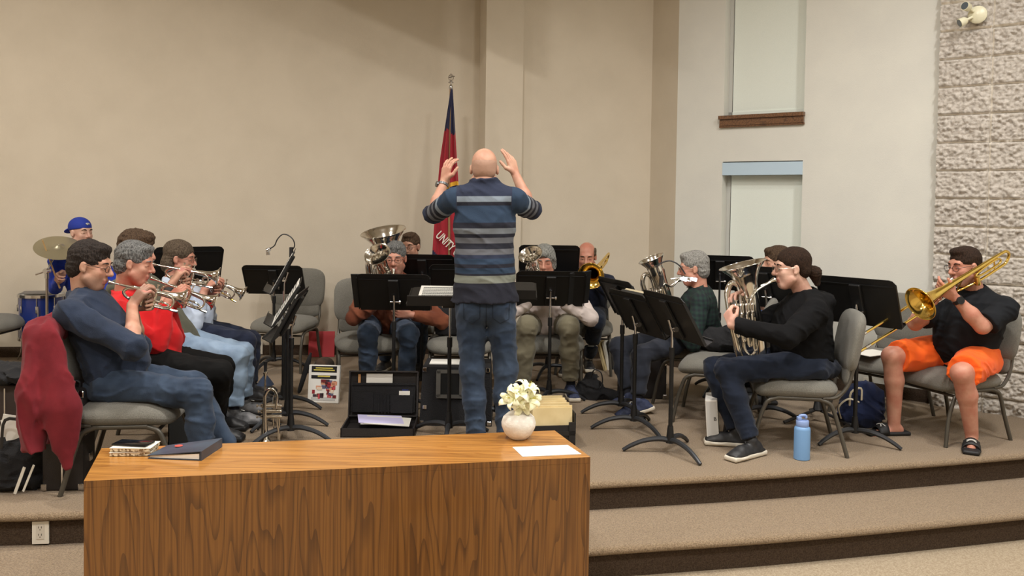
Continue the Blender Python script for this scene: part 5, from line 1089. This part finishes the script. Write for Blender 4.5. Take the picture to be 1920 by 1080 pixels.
# emergency light on the block wall
w_ = onwall(1816, B0-nR*.088, dR); yy = math.degrees(math.atan2(dR[1], dR[0])); em = thing('emergency_light', 'twin-head cream emergency light high on the block wall', 'emergency light', (w_[0], w_[1], at(1820, 28, w_[1])[2]), R(yy)); em.scale = (.8, .8, .8)
M_CRW = mat('cream_plastic', (232, 228, 200), .35)
MB().lathe([(.0001, .0), (.075, 0), (.078, .02), (.06, .038), (.0001, .044)], Matrix.Rotation(R(90), 4, 'X'), 28).build('base', M_CRW, em, smooth=True)
for cx_, cz_, d in ((-.055, .055, (-.35, -.75, .15)), (-.075, -.045, (-.75, -.5, -.45))):
    d = nrm(d); c0 = np.array((cx_*.5, -.045, cz_*.5)); c1 = np.array((cx_, -.07, cz_)); b = MB(); b.tube([c0, c1], .012, 10); b.tube([c1, c1+d*.02, c1+d*.07], [.022, .036, .040], 18); hd_ = b.build('lamp_head', M_CRW, em, smooth=True)
    b = MB(); b.tube([c1+d*.0702, c1+d*.0725], .034, 18); b.build('lens', mat('dark_lens', (90, 98, 104), .15), hd_, smooth=True)
# open briefcase
c = at(716, 800, 5.42); bc = thing('briefcase', 'open black briefcase with papers, standing on the stage behind the table', 'briefcase', (c[0], 5.36, 0), R(2))
def tray(b, M, w, d, h, t=.008):
    b.boxm(M, (0, 0, t/2), (w, d, t/2)); 
    for s_ in (-1, 1): b.boxm(M, (s_*(w-t/2), 0, h/2), (t/2, d, h/2)); b.boxm(M, (0, s_*(d-t/2), h/2), (w, t/2, h/2))
b = MB(); tray(b, Matrix.Identity(4), .225, .165, .055); b.build('case_base', M_CASE, bc)
ML = Matrix.Translation((0, .175, .05)) @ Matrix.Rotation(R(82), 4, 'X') @ Matrix.Scale(.88, 4, (0, 1, 0)); b = MB(); tray(b, ML @ Matrix.Translation((0, .165, 0)), .225, .165, .05); b.build('lid', M_CASE, bc)
b = MB(); b.boxm(ML, (0, .13, .03), (.205, .10, .003)); b.boxm(ML, (-.13, .10, .04), (.065, .07, .004)); b.boxm(ML, (.12, .09, .04), (.07, .065, .004)); b.boxm(ML, (0, .235, .036), (.205, .008, .003))
for k in range(4): b.boxm(ML, (-.03+.022*k, .09, .038), (.003, .07, .004))
b.build('organizer_pocket', M_BKF, bc)
b = MB(); b.boxm(ML, (-.03, .275, .028), (.085, .035, .001)); b.boxm(ML, (.135, .165, .034), (.035, .02, .001)); b.build('paper', M_PAP, bc)
MB().boxm(ML, (.14, .185, .032), (.02, .012, .001)).build('card', mat('blue_card', (60, 80, 170), .5), bc)
MB().boxm(ML, (-.16, .27, .03), (.008, .035, .003)).build('pencil', mat('tan_wood', (190, 140, 90), .6), bc)
for k, (x, y, r_, z) in enumerate(((.02, .0, 8, .064), (.05, -.01, 3, .068), (.0, .01, 12, .072))):
    o = MB().box((0, 0, 0), (.14, .10, .0015)).build('paper_sheet', M_PAP if k != 2 else mat('lilac_page', (206, 202, 240), .7), None); o.matrix_world = bc.matrix_world if False else Matrix.Translation((c[0]+x, 5.35+y, z)) @ RZ(r_) @ Matrix.Rotation(R(4), 4, 'Y'); tag(o, ['lowest loose page lying in the open briefcase', 'middle loose page lying in the open briefcase', 'lilac-tinted top page lying in the open briefcase'][k], 'paper')
# amplifier
am = thing('amplifier', 'black carpet-covered amplifier box with steel corner handle, behind the conductor', 'amplifier', (at(857, 700, 5.6)[0], 5.66, 0)); b = MB(); b.add([(-.235, -.17, 0), (.235, -.17, 0), (.235, .19, 0), (-.235, .19, 0), (-.22, -.13, .375), (.22, -.13, .375), (.22, .19, .375), (-.22, .19, .375)], [[3, 2, 1, 0], [4, 5, 6, 7], [0, 1, 5, 4], [1, 2, 6, 5], [2, 3, 7, 6], [3, 0, 4, 7]]); b.build('cabinet', M_BKF, am)
MH2 = Matrix.Translation((-.04, -.149, .27)) @ Matrix.Rotation(R(-6), 4, 'X'); b = MB()
for x in (-.075, .075): b.boxm(MH2, (x, -.002, 0), (.014, .004, .085))
for z in (-.08, .08): b.boxm(MH2, (0, -.002, z), (.085, .004, .012))
b.build('handle_plate', mat('dull_steel', (120, 122, 122), .4, .8), am); MB().boxm(MH2, (0, -.001, 0), (.062, .002, .068)).build('recess', mat('deep_black', (8, 8, 8), .9), am)
for x, z in ((-.218, .02), (.218, .02), (-.205, .36), (.205, .36), (-.20, .12)): MB().box((x, -.172+.1*z, z), (.014, .006, .014), bev=.004).build('corner_guard', M_CHR, am)
b = MB(); b.box((0, 0, .003), (.11, .08, .003)); c2 = (at(838, 682, 5.7)[0], 5.70, .3755); obj('sheet_music', b, M_PAP, 'white sheet music lying on top of the black amplifier', 'sheet music').location = c2
# file box of folders
c = at(1028, 800, 5.12); fb = thing('file_box', 'black desktop file box packed with cream folders, right of the vase', 'file box', (c[0], 5.16, 0), R(8)); b = MB(); b.box((0, 0, .006), (.135, .16, .006))
for y in (-.155, .155): b.box((0, y, .07), (.135, .005, .07))
for x in (-.13, .13): b.prism([(x-.005, -.16), (x+.005, -.16), (x+.005, .16), (x-.005, .16)], 0, .10); b.prism([(x-.005, .06), (x+.005, .06), (x+.005, .16), (x-.005, .16)], .10, .215)
b.box((0, .155, .14), (.135, .005, .075)); b.box((0, -.163, .018), (.135, .004, .018)); b.box((0, -.163, .095), (.135, .004, .014)); b.box((.115, -.163, .08), (.02, .004, .08)); b.box((.134, -.05, .15), (.004, .11, .06)); b.build('tray', M_BKP, fb)
for k in range(14):
    y = -.135+k*.0205; h = .225+.012*math.sin(k*2.1); MB().boxm(Matrix.Translation((0, y, .014)) @ Matrix.Rotation(R(-6+rs.rand()*5), 4, 'X'), (rs.rand()*.01-.005, 0, h/2), (.12, .0055, h/2)).build('folder', M_CREAM, fb)
# white picture-cover binder leaning behind the stands
c = gd(605, 756); pz = thing('songbook', 'white songbook binder with a red and black picture cover leaning upright on the stage', 'songbook', (c[0], c[1], 0), R(-4)); ML = Matrix.Rotation(R(-8), 4, 'X')
MB().boxm(ML, (0, .02, .135), (.113, .018, .134), bev=.004).build('cover', mat('white_vinyl', (234, 232, 226), .35), pz)
b = MB(); b.boxm(ML, (.0, .0015, .24), (.092, .001, .022)); b.boxm(ML, (0, .0012, .185), (.092, .001, .012)); b.build('title_band', M_BKP, pz); b = MB()
for z, w in ((.248, .07), (.234, .085), (.19, .05)): b.boxm(ML, (0, .0002, z), (w*.9, .0006, .004))
b.build('title_lettering', mat('title_gold', (214, 196, 90), .6), pz)
cols = [(150, 40, 50), (196, 70, 80), (60, 40, 50), (226, 206, 186), (110, 30, 36), (90, 90, 120), (214, 150, 120)]; b = MB()
for k in range(46): x, z = rs.rand()*.17-.085, .045+rs.rand()*.12; b.boxm(ML, (x, .0008-.0004*(k % 3), z), (.006+rs.rand()*.014, .0006, .005+rs.rand()*.012), mi=k % 7)
b.build('cover_picture', [mat('print_%s' % n, cl, .6) for n, cl in zip('red pink plum cream wine slate peach'.split(), cols)], pz)
b = MB(); b.boxm(ML, (0, .0012, .03), (.088, .0006, .012)); b.build('caption_block', mat('pale_grey_print', (190, 190, 188), .7), pz)
# red folder by the wall
c = at(600, 645, 7.78); o = obj('red_folder', MB().boxm(Matrix.Translation((c[0], 7.84, 0)) @ RZ(7) @ Matrix.Rotation(R(-9), 4, 'X'), (0, 0, .118), (.118, .006, .118), bev=.003), mat('folder_red', (206, 70, 78), .6), 'flat red folder leaning on the back wall under the empty chair', 'folder', (c[0], 7.84, 0))
# cap on the floor and folded umbrella
c = gd(608, 697); s = SDF(); s.ell((c[0], c[1], .055), (.085, .10, .07), None, .01); s.ell((c[0]-.09, c[1]-.03, .012), (.07, .06, .010), None, .02); s.box((c[0], c[1], -.06), (.3, .3, .06), .005, None, .004, 's'); V, Q = s.mesh(.007, .02); o = mesh_np('flat_cap', V-np.array([c[0], c[1], 0]), Q, mat('cap_tweed', (56, 50, 46), .9, rgb2=(90, 70, 56), nscale=18)); o.location = (c[0], c[1], 0); tag(o, 'dark patterned cap resting behind the white songbook binder', 'cap')
p0, p1 = at(583, 688, 6.4), at(560, 728, 6.3); p0[2] = .30; p1[2] = .012; b = MB(); b.tube([p1, p1*.9+p0*.1, p1*.3+p0*.7, p0], [.004, .016, .022, .008], 10, sub=3); um = obj('umbrella', b, M_BKF, 'small folded black umbrella leaning beside the songbook binder', 'umbrella', p1, smooth=True)
# spare cornet on a peg stand
c = gd(508, 832); m_ = Matrix.Translation(Vector((c[0], c[1], .195))) @ Matrix(((0, 1, 0, 0), (0, 0, -1, 0), (-1, 0, 0, 0), (0, 0, 0, 1))) @ Matrix.Scale(1.02, 4)
cornet(m_ @ Matrix.Rotation(R(82), 4, 'X'), 'spare silver cornet standing bell down beside the left music stands')
c = gd(497, 800); ps = thing('instrument_peg', 'black instrument peg with a navy cloth skirt beside the spare cornet', 'instrument stand', (c[0], c[1], 0)); MB().tube([(0, 0, .01), (0, 0, .36)], .008, 10).build('pole', M_CHR, ps, smooth=True); MB().tube([(0, 0, .27), (0, 0, .30), (0, 0, .33)], [.055, .035, .012], 14).build('skirt', FLEECE, ps, smooth=True); MB().tube([(0, 0, .33), (0, 0, .40), (0, 0, .42)], [.009, .011, .015], 10).build('peg_tip', M_BKP, ps, smooth=True)
for a in (20, 140, 260): MB().tube([(0, 0, .05), (.10*math.cos(R(a)), .10*math.sin(R(a)), .008)], .006, 8).build('leg', M_BKP, ps, smooth=True)
# maroon jacket over the first chair
M_MAR = cloth('maroon_cloth', (128, 40, 48), (108, 32, 40)); s = SDF(); ca = Matrix.Translation((-1.937, 4.364, 0)) @ RZ(8); K = lambda x, y, z: np.array(ca @ Vector((x, y, z))); nx = nrm(K(1, 0, 0)-K(0, 0, 0)); 
s.cone(K(-.345, -.19, .80), K(-.345, .19, .80), .062, .062, .02)
for y in (-.15, -.02, .11): s.cone(K(-.375, y, .76), K(-.345, y, .34), .10, .10, .02, nx, .36)
s.cone(K(-.335, -.25, .76), K(-.245, -.29, .44), .065, .095, .02, nrm(K(0, 1, 0)-K(0, 0, 0)), .36); s.cone(K(-.245, -.29, .44), K(-.22, -.29, .17), .10, .03, .02, nrm(K(0, 1, 0)-K(0, 0, 0)), .34)
s.cone(K(-.375, -.20, .78), K(-.39, -.26, .50), .066, .056, .012); s.cone(K(-.39, -.26, .50), K(-.375, -.27, .24), .056, .047, .012, cutb=True)
s.disp = folds(.011, 20, 77, vert=True); V, Q = s.mesh(.008, .03); o0 = K(-.37, 0, 0); o = mesh_np('jacket', V-o0, Q, M_MAR); o.location = o0; tag(o, 'maroon jacket draped over the back of the front left chair', 'jacket')
# cases and bags, front left
def hardcase(x, y, w, d, h, yaw, label, m=M_CASE):
    t = thing('instrument_case', label, 'instrument case', (x, y, 0), R(yaw)); MB().box((0, 0, h/2), (w/2, d/2, h/2), bev=.018).build('shell', m, t, smooth=True)
    b = MB(); b.box((0, -d/2-.001, h*.5), (.004, .003, h/2-.02)); b.build('edge_trim', M_CHR, t); b = MB(); b.tube([(-.05, 0, h), (-.045, 0, h+.03), (.045, 0, h+.03), (.05, 0, h)], .008, 8, sub=3); b.build('handle', M_BKP, t, smooth=True)
    for sx in (-1, 1):
        for z in (.02, h-.02): MB().box((sx*(w/2-.012), -d/2+.008, z), (.015, .011, .018), bev=.006).build('corner_guard', M_CHR, t)
    for z in (h*.3, h*.7): MB().box((w/2+.003, 0, z), (.005, .018, .02), bev=.002).build('latch', M_CHR, t)
    return t
c = gd(110, 924); hardcase(c[0], c[1]+.1, .20, .16, .50, 5, 'tall black instrument case upright behind the maroon jacket'); c = at(22, 800, 4.75); hardcase(c[0]-.02, 4.82, .26, .2, .40, 0, 'dark brown instrument case at the left edge with a black bag on top', mat('brown_vinyl', (58, 48, 46), .55))
def blob(name, label, cat, parts, m, seed, o, amp=.01, res=.008, floor=0.0, cut=None):
    s = SDF()
    for a in parts: (s.cone if len(a) > 3 else s.ell)(*a, k=.03)
    if floor is not None: s.box((o[0], o[1], floor-.1), (1, 1, .1), .005, None, .004, 's')
    s.disp = folds(amp, 20, seed); V, Q = s.mesh(res, .03); ob = mesh_np(name, V-np.array(o), Q, m); ob.location = o; return tag(ob, label, cat)
c = at(22, 715, 4.8); blob('soft_bag', 'black soft bag slumped on top of the brown case at the left edge', 'bag', [(np.array((c[0]-.05, 4.82, .455)), (.20, .13, .05)), (np.array((c[0]+.05, 4.78, .44)), (.12, .12, .03))], M_BKF, 5, (c[0], 4.82, .405), .012, floor=.405)
c = gd(14, 925); c = np.array((c[0]-.03, c[1]+.1, 0)); tb = blob('tote_bag', 'black tote bag stuffed with papers on the stage floor, bottom left corner', 'bag', [(c+np.array((0, 0, .13)), (.17, .10, .14)), (c+np.array((0, 0, .05)), (.18, .11, .06)), (c+np.array((.08, 0, .18)), (.09, .08, .1))], M_BKF, 9, c, .014)
b = MB(); b.tube([(.10, -.08, .22), (.16, -.09, .30), (.20, -.06, .20), (.18, -.05, .10)], .008, 6, sub=4, flat=.4); b.tube([(.0, -.10, .22), (.02, -.10, .36), (.12, -.10, .34), (.13, -.09, .22)], .008, 6, sub=4, flat=.4); b.build('strap', M_BKP, tb, smooth=True)
for k, (x, y, w, r_) in enumerate(((.0, -.02, .06, 14), (.05, -.04, .05, -16), (.11, -.02, .045, -32))): MB().boxm(Matrix.Translation((x, y, .24)) @ Matrix.Rotation(R(r_), 4, 'Y') @ RZ(18), (0, 0, .05), (w, .0015, .075)).build('paper', M_PAP, tb)
b = MB(); b.boxm(Matrix.Translation((.10, -.118, .07)) @ Matrix.Rotation(R(20), 4, 'Y'), (0, 0, 0), (.007, .002, .07)); b.boxm(Matrix.Translation((.14, -.112, .08)) @ Matrix.Rotation(R(22), 4, 'Y'), (0, 0, 0), (.005, .002, .07)); b.build('stripe', M_WHT, tb)
b = MB(); tray(b, T3((at(366, 780, 4.83)[0], 4.83, 0)), .12, .085, .38, .006); b.box((at(366, 780, 4.83)[0], 4.83, .382), (.128, .093, .008)); cr = obj('plastic_crate', b, mat('dark_grey_plastic', (52, 56, 60), .5), 'dark grey plastic crate behind the knees of the man in navy fleece', 'crate', (at(366, 780, 4.83)[0], 4.83, 0))
# drum kit
c = gd(78, 676); dr = thing('floor_tom', 'blue floor tom drum with chrome rims and legs, far left', 'drum', (c[0], c[1], 0))
MB().lathe([(.176, .22), (.176, .575)], None, 40).build('shell', mat('drum_blue', (30, 56, 140), .25, .2, coat=.6), dr, smooth=True)
for z in (.585, .21): MB().lathe([(.178, z-.018), (.188, z-.016), (.188, z+.008), (.178, z+.010), (.178, z-.018)], None, 40).build('rim', M_CHR, dr, smooth=True)
MB().lathe([(.0001, .580), (.178, .580)], None, 40).build('drum_head', mat('drum_skin', (226, 224, 214), .5), dr)
for k in range(8):
    a = k*math.pi/4+.3; c_, s_ = math.cos(a), math.sin(a); b = MB(); b.tube([(c_*.183, s_*.183, .50), (c_*.183, s_*.183, .59)], .004, 6); b.tube([(c_*.183, s_*.183, .20), (c_*.183, s_*.183, .29)], .004, 6); b.box((c_*.183, s_*.183, .47), (.008, .008, .03), bev=.004); b.box((c_*.183, s_*.183, .32), (.008, .008, .03), bev=.004); b.build('tension_lug', M_CHR, dr, smooth=True)
for k in range(3): a = k*2.09+.9; c_, s_ = math.cos(a), math.sin(a); MB().tube([(c_*.195, s_*.195, .50), (c_*.195, s_*.195, .12), (c_*.225, s_*.225, .02), (c_*.235, s_*.235, 0)], .0055, 8, sub=3).build('leg', M_CHR, dr, smooth=True)
obj('practice_pad', MB().boxm(T3((c[0]-.02, c[1], .60)) @ RZ(20), (0, 0, .004), (.13, .10, .004)), mat('grey_pad', (120, 116, 112), .7), 'flat grey pad lying on the head of the blue floor tom', 'drum pad', (c[0]-.02, c[1], .6))
c = gd(88, 705); cs = thing('cymbal_stand', 'chrome cymbal stand carrying a tilted cymbal, far left', 'cymbal', (c[0], c[1], 0)); tp = at(110, 466, 6.85)-np.array([c[0], c[1], 0]); kn = at(88, 508, 6.75)-np.array([c[0], c[1], 0])
MB().tube([(0, 0, .12), (kn[0], kn[1], kn[2]-.05)], .011, 10).build('pole', M_CHR, cs, smooth=True); b = MB(); b.tube([kn+np.array((-.09, .0, -.03)), kn, tp], .007, 8); b.tube([kn-np.array((0, .03, 0)), kn+np.array((0, .03, 0))], .02, 10); b.tube([kn+np.array((0, 0, -.06)), kn+np.array((0, 0, .02))], .016, 10); b.tube([tp-nrm(tp-kn)*.07, tp-nrm(tp-kn)*.03], .014, 10); b.build('boom_arm', M_CHR, cs, smooth=True)
for a in (30, 150, 270): b = MB(); b.tube([(0, 0, .30), (.22*math.cos(R(a)), .22*math.sin(R(a)), .012)], .007, 8); b.build('leg', M_CHR, cs, smooth=True)
Mcy = T3(tp+np.array((0, 0, .012))) @ Matrix.Rotation(R(16), 4, 'Y') @ Matrix.Rotation(R(24), 4, 'X'); MB().lathe([(.004, .022), (.02, .020), (.03, .010), (.06, .004), (.12, 0), (.180, -.006), (.181, -.008), (.12, -.002), (.06, .002), (.03, .008)], Mcy, 44).build('cymbal', mat('cymbal_bronze', (168, 160, 134), .34, .75), cs, smooth=True)
# front right props
c = gd(1508, 865); bt = thing('water_bottle', 'pale blue insulated water bottle on the stage below the hoodie woman\'s chair', 'bottle', (c[0], c[1]+.045, 0)); M_BOT = mat('bottle_blue', (116, 158, 204), .45); 
MB().lathe([(.001, 0), (.042, 0), (.0455, .004), (.0455, .172), (.043, .184), (.034, .192), (.034, .194)], None, 32).build('body', M_BOT, bt, smooth=True); b = MB(); b.lathe([(.035, .192), (.036, .194), (.036, .222), (.033, .226), (.001, .227)], None, 28); b.tube([(-.018, 0, .226), (-.016, 0, .250), (.016, 0, .252), (.020, 0, .238)], .0085, 10, sub=3); b.box((-.02, 0, .236), (.012, .014, .010), bev=.004); b.build('cap', mat('bottle_cap', (136, 160, 208), .4), bt, smooth=True)
c = gd(1338, 826); wb2 = thing('ring_binder', 'white spiral-edged binder marked B standing beside the hoodie woman\'s feet', 'binder', (c[0], c[1], 0), R(-14)); MT = Matrix.Rotation(R(-4), 4, 'Y'); MB().boxm(MT, (0, .0, .138), (.036, .11, .138), bev=.004).build('cover', mat('white_vinyl', (234, 232, 226), .35), wb2)
MB().boxm(MT, (.0, -.1105, .138), (.030, .001, .128)).build('spine_sleeve', mat('spine_grey', (206, 206, 204), .3), wb2); text('lettering', 'B', .03, M_BKP, wb2, MT @ T3((.018, -.1125, .16)) @ Matrix.Rotation(R(90), 4, 'X'))
obj('sheet_folder', MB().boxm(T3((c[0]+.075, c[1]+.04, 0)) @ RZ(-14) @ Matrix.Rotation(R(8), 4, 'Y'), (0, 0, .13), (.012, .10, .13)), mgl, 'dark folder leaning against the white binder marked B', 'folder', (c[0]+.075, c[1]+.04, 0))
c = gd(1625, 806); c = np.array((c[0], c[1]+.1, 0)); tb = blob('tote_bag', 'navy canvas tote bag beside the sandalled feet', 'bag', [(c+np.array((0, 0, .09)), (.15, .10, .10)), (c+np.array((.02, 0, .19)), (.12, .06, .10)), (c+np.array((-.06, 0, .17)), (.06, .06, .08))], cloth('navy_canvas', (34, 44, 76), (26, 34, 62)), 15, c, .012)
b = MB(); b.tube([(-.10, -.06, .14), (-.10, -.08, .24), (-.04, -.09, .27), (-.03, -.08, .19)], .007, 6, sub=4, flat=.5); b.tube([(-.15, -.05, .06), (-.17, -.06, .14), (-.12, -.09, .20), (-.05, -.09, .18)], .007, 6, sub=4, flat=.5); b.build('handle', mat('cream_webbing', (214, 204, 180), .8), tb, smooth=True)
hardcase(at(1206, 720, 6.34)[0], 6.42, .36, .16, .29, -6, 'black instrument case lying behind the legs of the plaid shirt man')
c = gd(1108, 748); c = np.array((c[0]+.02, c[1]+.05, 0)); tb = blob('gig_bag', 'crumpled black gig bag on the floor right of the khaki trousers', 'bag', [(c+np.array((-.02, 0, .05)), (.10, .10, .10)), (c+np.array((.08, 0, .02)), (.16, .08, .045)), (c+np.array((-.02, .03, .12)), (.05, .05, .07))], M_BKF, 19, c, .014)
MB().tube([(-.02, -.04, .16), (.0, -.06, .22), (.05, -.07, .20), (.06, -.07, .12), (.03, -.08, .07)], .005, 6, sub=4).build('handle_cord', M_BKP, tb, smooth=True)
for k in range(3):
    c = gd(1142+k*7, 697-k*1.5); o = obj('score_book', MB().boxm(T3((c[0], c[1]+.12, 0)) @ RZ(-20) @ Matrix.Rotation(R(-16+3*k), 4, 'Y'), (0, 0, .125), (.009, .10, .125)), (M_CREAM, M_PAP, mgl)[k], ('cream score book leaning leftmost by the foot of the back trombone player', 'white score book leaning between a cream one and a dark one', 'dark score book leaning rightmost of the three by the case')[k], 'book', (c[0], c[1]+.12, 0))
obj('instrument_bag', MB().boxm(T3((-.44, 6.42, .447)) @ RZ(0) @ Matrix.Rotation(R(-3), 4, 'X'), (0, 0, .13), (.13, .07, .13), bev=.03), M_BKF, 'square black bag standing on the empty chair behind the conductor', 'bag', (-.44, 6.42, .445), smooth=True)
c = K = None; cc_ = np.array((1.46, 5.86, .455)); blob('jacket', 'black jacket bundled on the empty chair between plaid shirt and black hoodie', 'jacket', [(cc_+np.array((-.02, .06, .06)), (.12, .12, .08)), (cc_+np.array((.08, .0, .09)), (.09, .12, .09))], M_BKF, 23, cc_, .012, floor=.442)
o = obj('sheet_music', MB().boxm(T3((2.50, 5.88, .449)) @ RZ(30), (0, 0, 0), (.13, .09, .002)), M_PAP, 'white paper on the seat of the empty chair left of the orange shorts', 'paper', (2.50, 5.88, .449))
# folding instrument tripod behind the hoodie woman's chair
c = gd(1532, 790); ts = thing('instrument_stand', 'low black folding instrument stand under and behind the hoodie woman\'s chair', 'instrument stand', (c[0], c[1], 0)); MB().tube([(0, 0, .07), (0, 0, .36)], .012, 10).build('pole', M_BKP, ts, smooth=True); MB().tube([(0, -.01, .08), (0, 0, .14)], [.035, .02], 12).build('hub', M_BKP, ts, smooth=True)
for a in (200, 310, 80): MB().tube([(0, 0, .085), (.27*math.cos(R(a)), .27*math.sin(R(a)), .014)], .011, 8).build('leg', M_BKP, ts, smooth=True)
b = MB(); b.tube([(-.08, 0, .30), (-.05, -.03, .34), (0, 0, .35), (.05, -.03, .34), (.08, 0, .30)], .01, 8, sub=3); b.build('cradle', M_BKP, ts, smooth=True)
# gooseneck lamps
def goose(pts, Y, label, lit, clip):
    P = [at(x, y, Y) for x, y in pts]; o0 = P[0]; t = thing('clip_lamp', label, 'lamp', tuple(o0)); P = [p-o0 for p in P]
    MB().box((0, 0, -.01), (.010, .018, .035), bev=.003).build('clip', M_BKP, t); MB().tube(P, .0042, 8, sub=4).build('gooseneck', mat('gooseneck_metal', (60, 60, 62), .35, .6), t, smooth=True)
    return t, P, o0
t, P, o0 = goose([(546, 470), (552, 462), (550, 450), (540, 441), (529, 440), (520, 449), (515, 460), (507, 466)], 5.93, 'unlit gooseneck clip lamp arching from the tall left stand', False, 0)
b = MB(); e = P[-1]; b.tube([e, e+np.array((-.025, 0, -.015))], [.012, .016], 10); b.tube([e+np.array((-.02, 0, -.01)), e+np.array((-.014, 0, -.045))], [.010, .014], 10); b.build('lamp_head', M_CHR, t, smooth=True)
t, P, o0 = goose([(1240, 523), (1233, 509), (1233, 498), (1245, 491), (1259, 489.5), (1274, 498), (1285, 514)], 4.98, 'lit gooseneck clip lamp glowing in front of the plaid shirt man', True, 0)
M_LED = mat('led_glow', (255, 240, 250), .5, emit=((255, 236, 246), 14)); e = P[-1]
b = MB(); b.tube([e+np.array((-.085, 0, -.03)), e+np.array((-.02, 0, -.02)), e+np.array((.0, 0, -.012))], .006, 8); b.tube([e+np.array((-.02, 0, -.02)), e+np.array((.035, 0, -.03))], .013, 10); b.build('lamp_head', M_CHR, t, smooth=True)
for dx in (-.012, .045): b = MB(); b.tube([e+np.array((dx-.016, -.012, -.024)), e+np.array((dx+.018, -.012, -.032))], [.008, .011], 12); b.build('light_emitter', M_LED, t, smooth=True)
pl = bpy.data.lights.new('clip_lamp_light', 'POINT'); pl.energy = 1.2; pl.color = (1, .93, .97); pl.shadow_soft_size = .02; po = bpy.data.objects.new('clip_lamp_light', pl); COL.objects.link(po); po.location = tuple(o0+e+np.array((.02, .02, -.06)))
# front row chair whose top corner enters the frame
cf = chair(.02, 1.86, 84, 'grey padded chair in front of the table, only its top edge in frame'); cf.location = (-.035, 2.455, -.31); cf.rotation_euler = (0, 0, R(93))

# stitched details on the conductor's jeans (pockets, yoke seam) laid on the cloth
def stitch(ob, pts, r, m, name, parent, closed=False, off=.0015):
    dg = bpy.context.evaluated_depsgraph_get(); inv = ob.matrix_world.inverted(); P = []
    for x, y in pts:
        d = Vector(ray(x, y)).normalized(); hit, loc, n, _ = ob.ray_cast(inv @ Vector(CAMP), d)
        if hit: P.append(loc+n*off)
    if len(P) > 2: b = MB(); b.tube(P, r, 6, closed=closed, sub=3); return b.build(name, m, parent, smooth=True)
bpy.context.view_layer.update()
cond = [o for o in COL.objects if o.get('category') == 'person' and 'conductor' in o['label']][0]; jn = [o for o in cond.children if o.name.startswith('jeans')][0]
M_STI = mat('dark_seam_thread', (30, 38, 52), .9); M_STL = mat('seam_thread', (120, 124, 124), .9)  # dark thread for pocket and centre seams, pale thread for pocket hems
def dense(pts, n=5): return [(a[0]+(b[0]-a[0])*k/n, a[1]+(b[1]-a[1])*k/n) for a, b in zip(pts, pts[1:]) for k in range(n)]+[pts[-1]]
for s_ in (-1, 1):
    X_ = lambda v: 912+s_*v
    stitch(jn, dense([X_(12)and(X_(12), 566), (X_(12), 596), (X_(26), 606), (X_(42), 598), (X_(43), 564)]), .0016, M_STI, 'pocket_seam', jn)
    stitch(jn, dense([(X_(11), 566), (X_(43), 563)]), .0022, M_STL, 'pocket_hem', jn)
stitch(jn, dense([(912, 562), (912, 600), (911, 622)]), .0016, M_STI, 'centre_seam', jn)
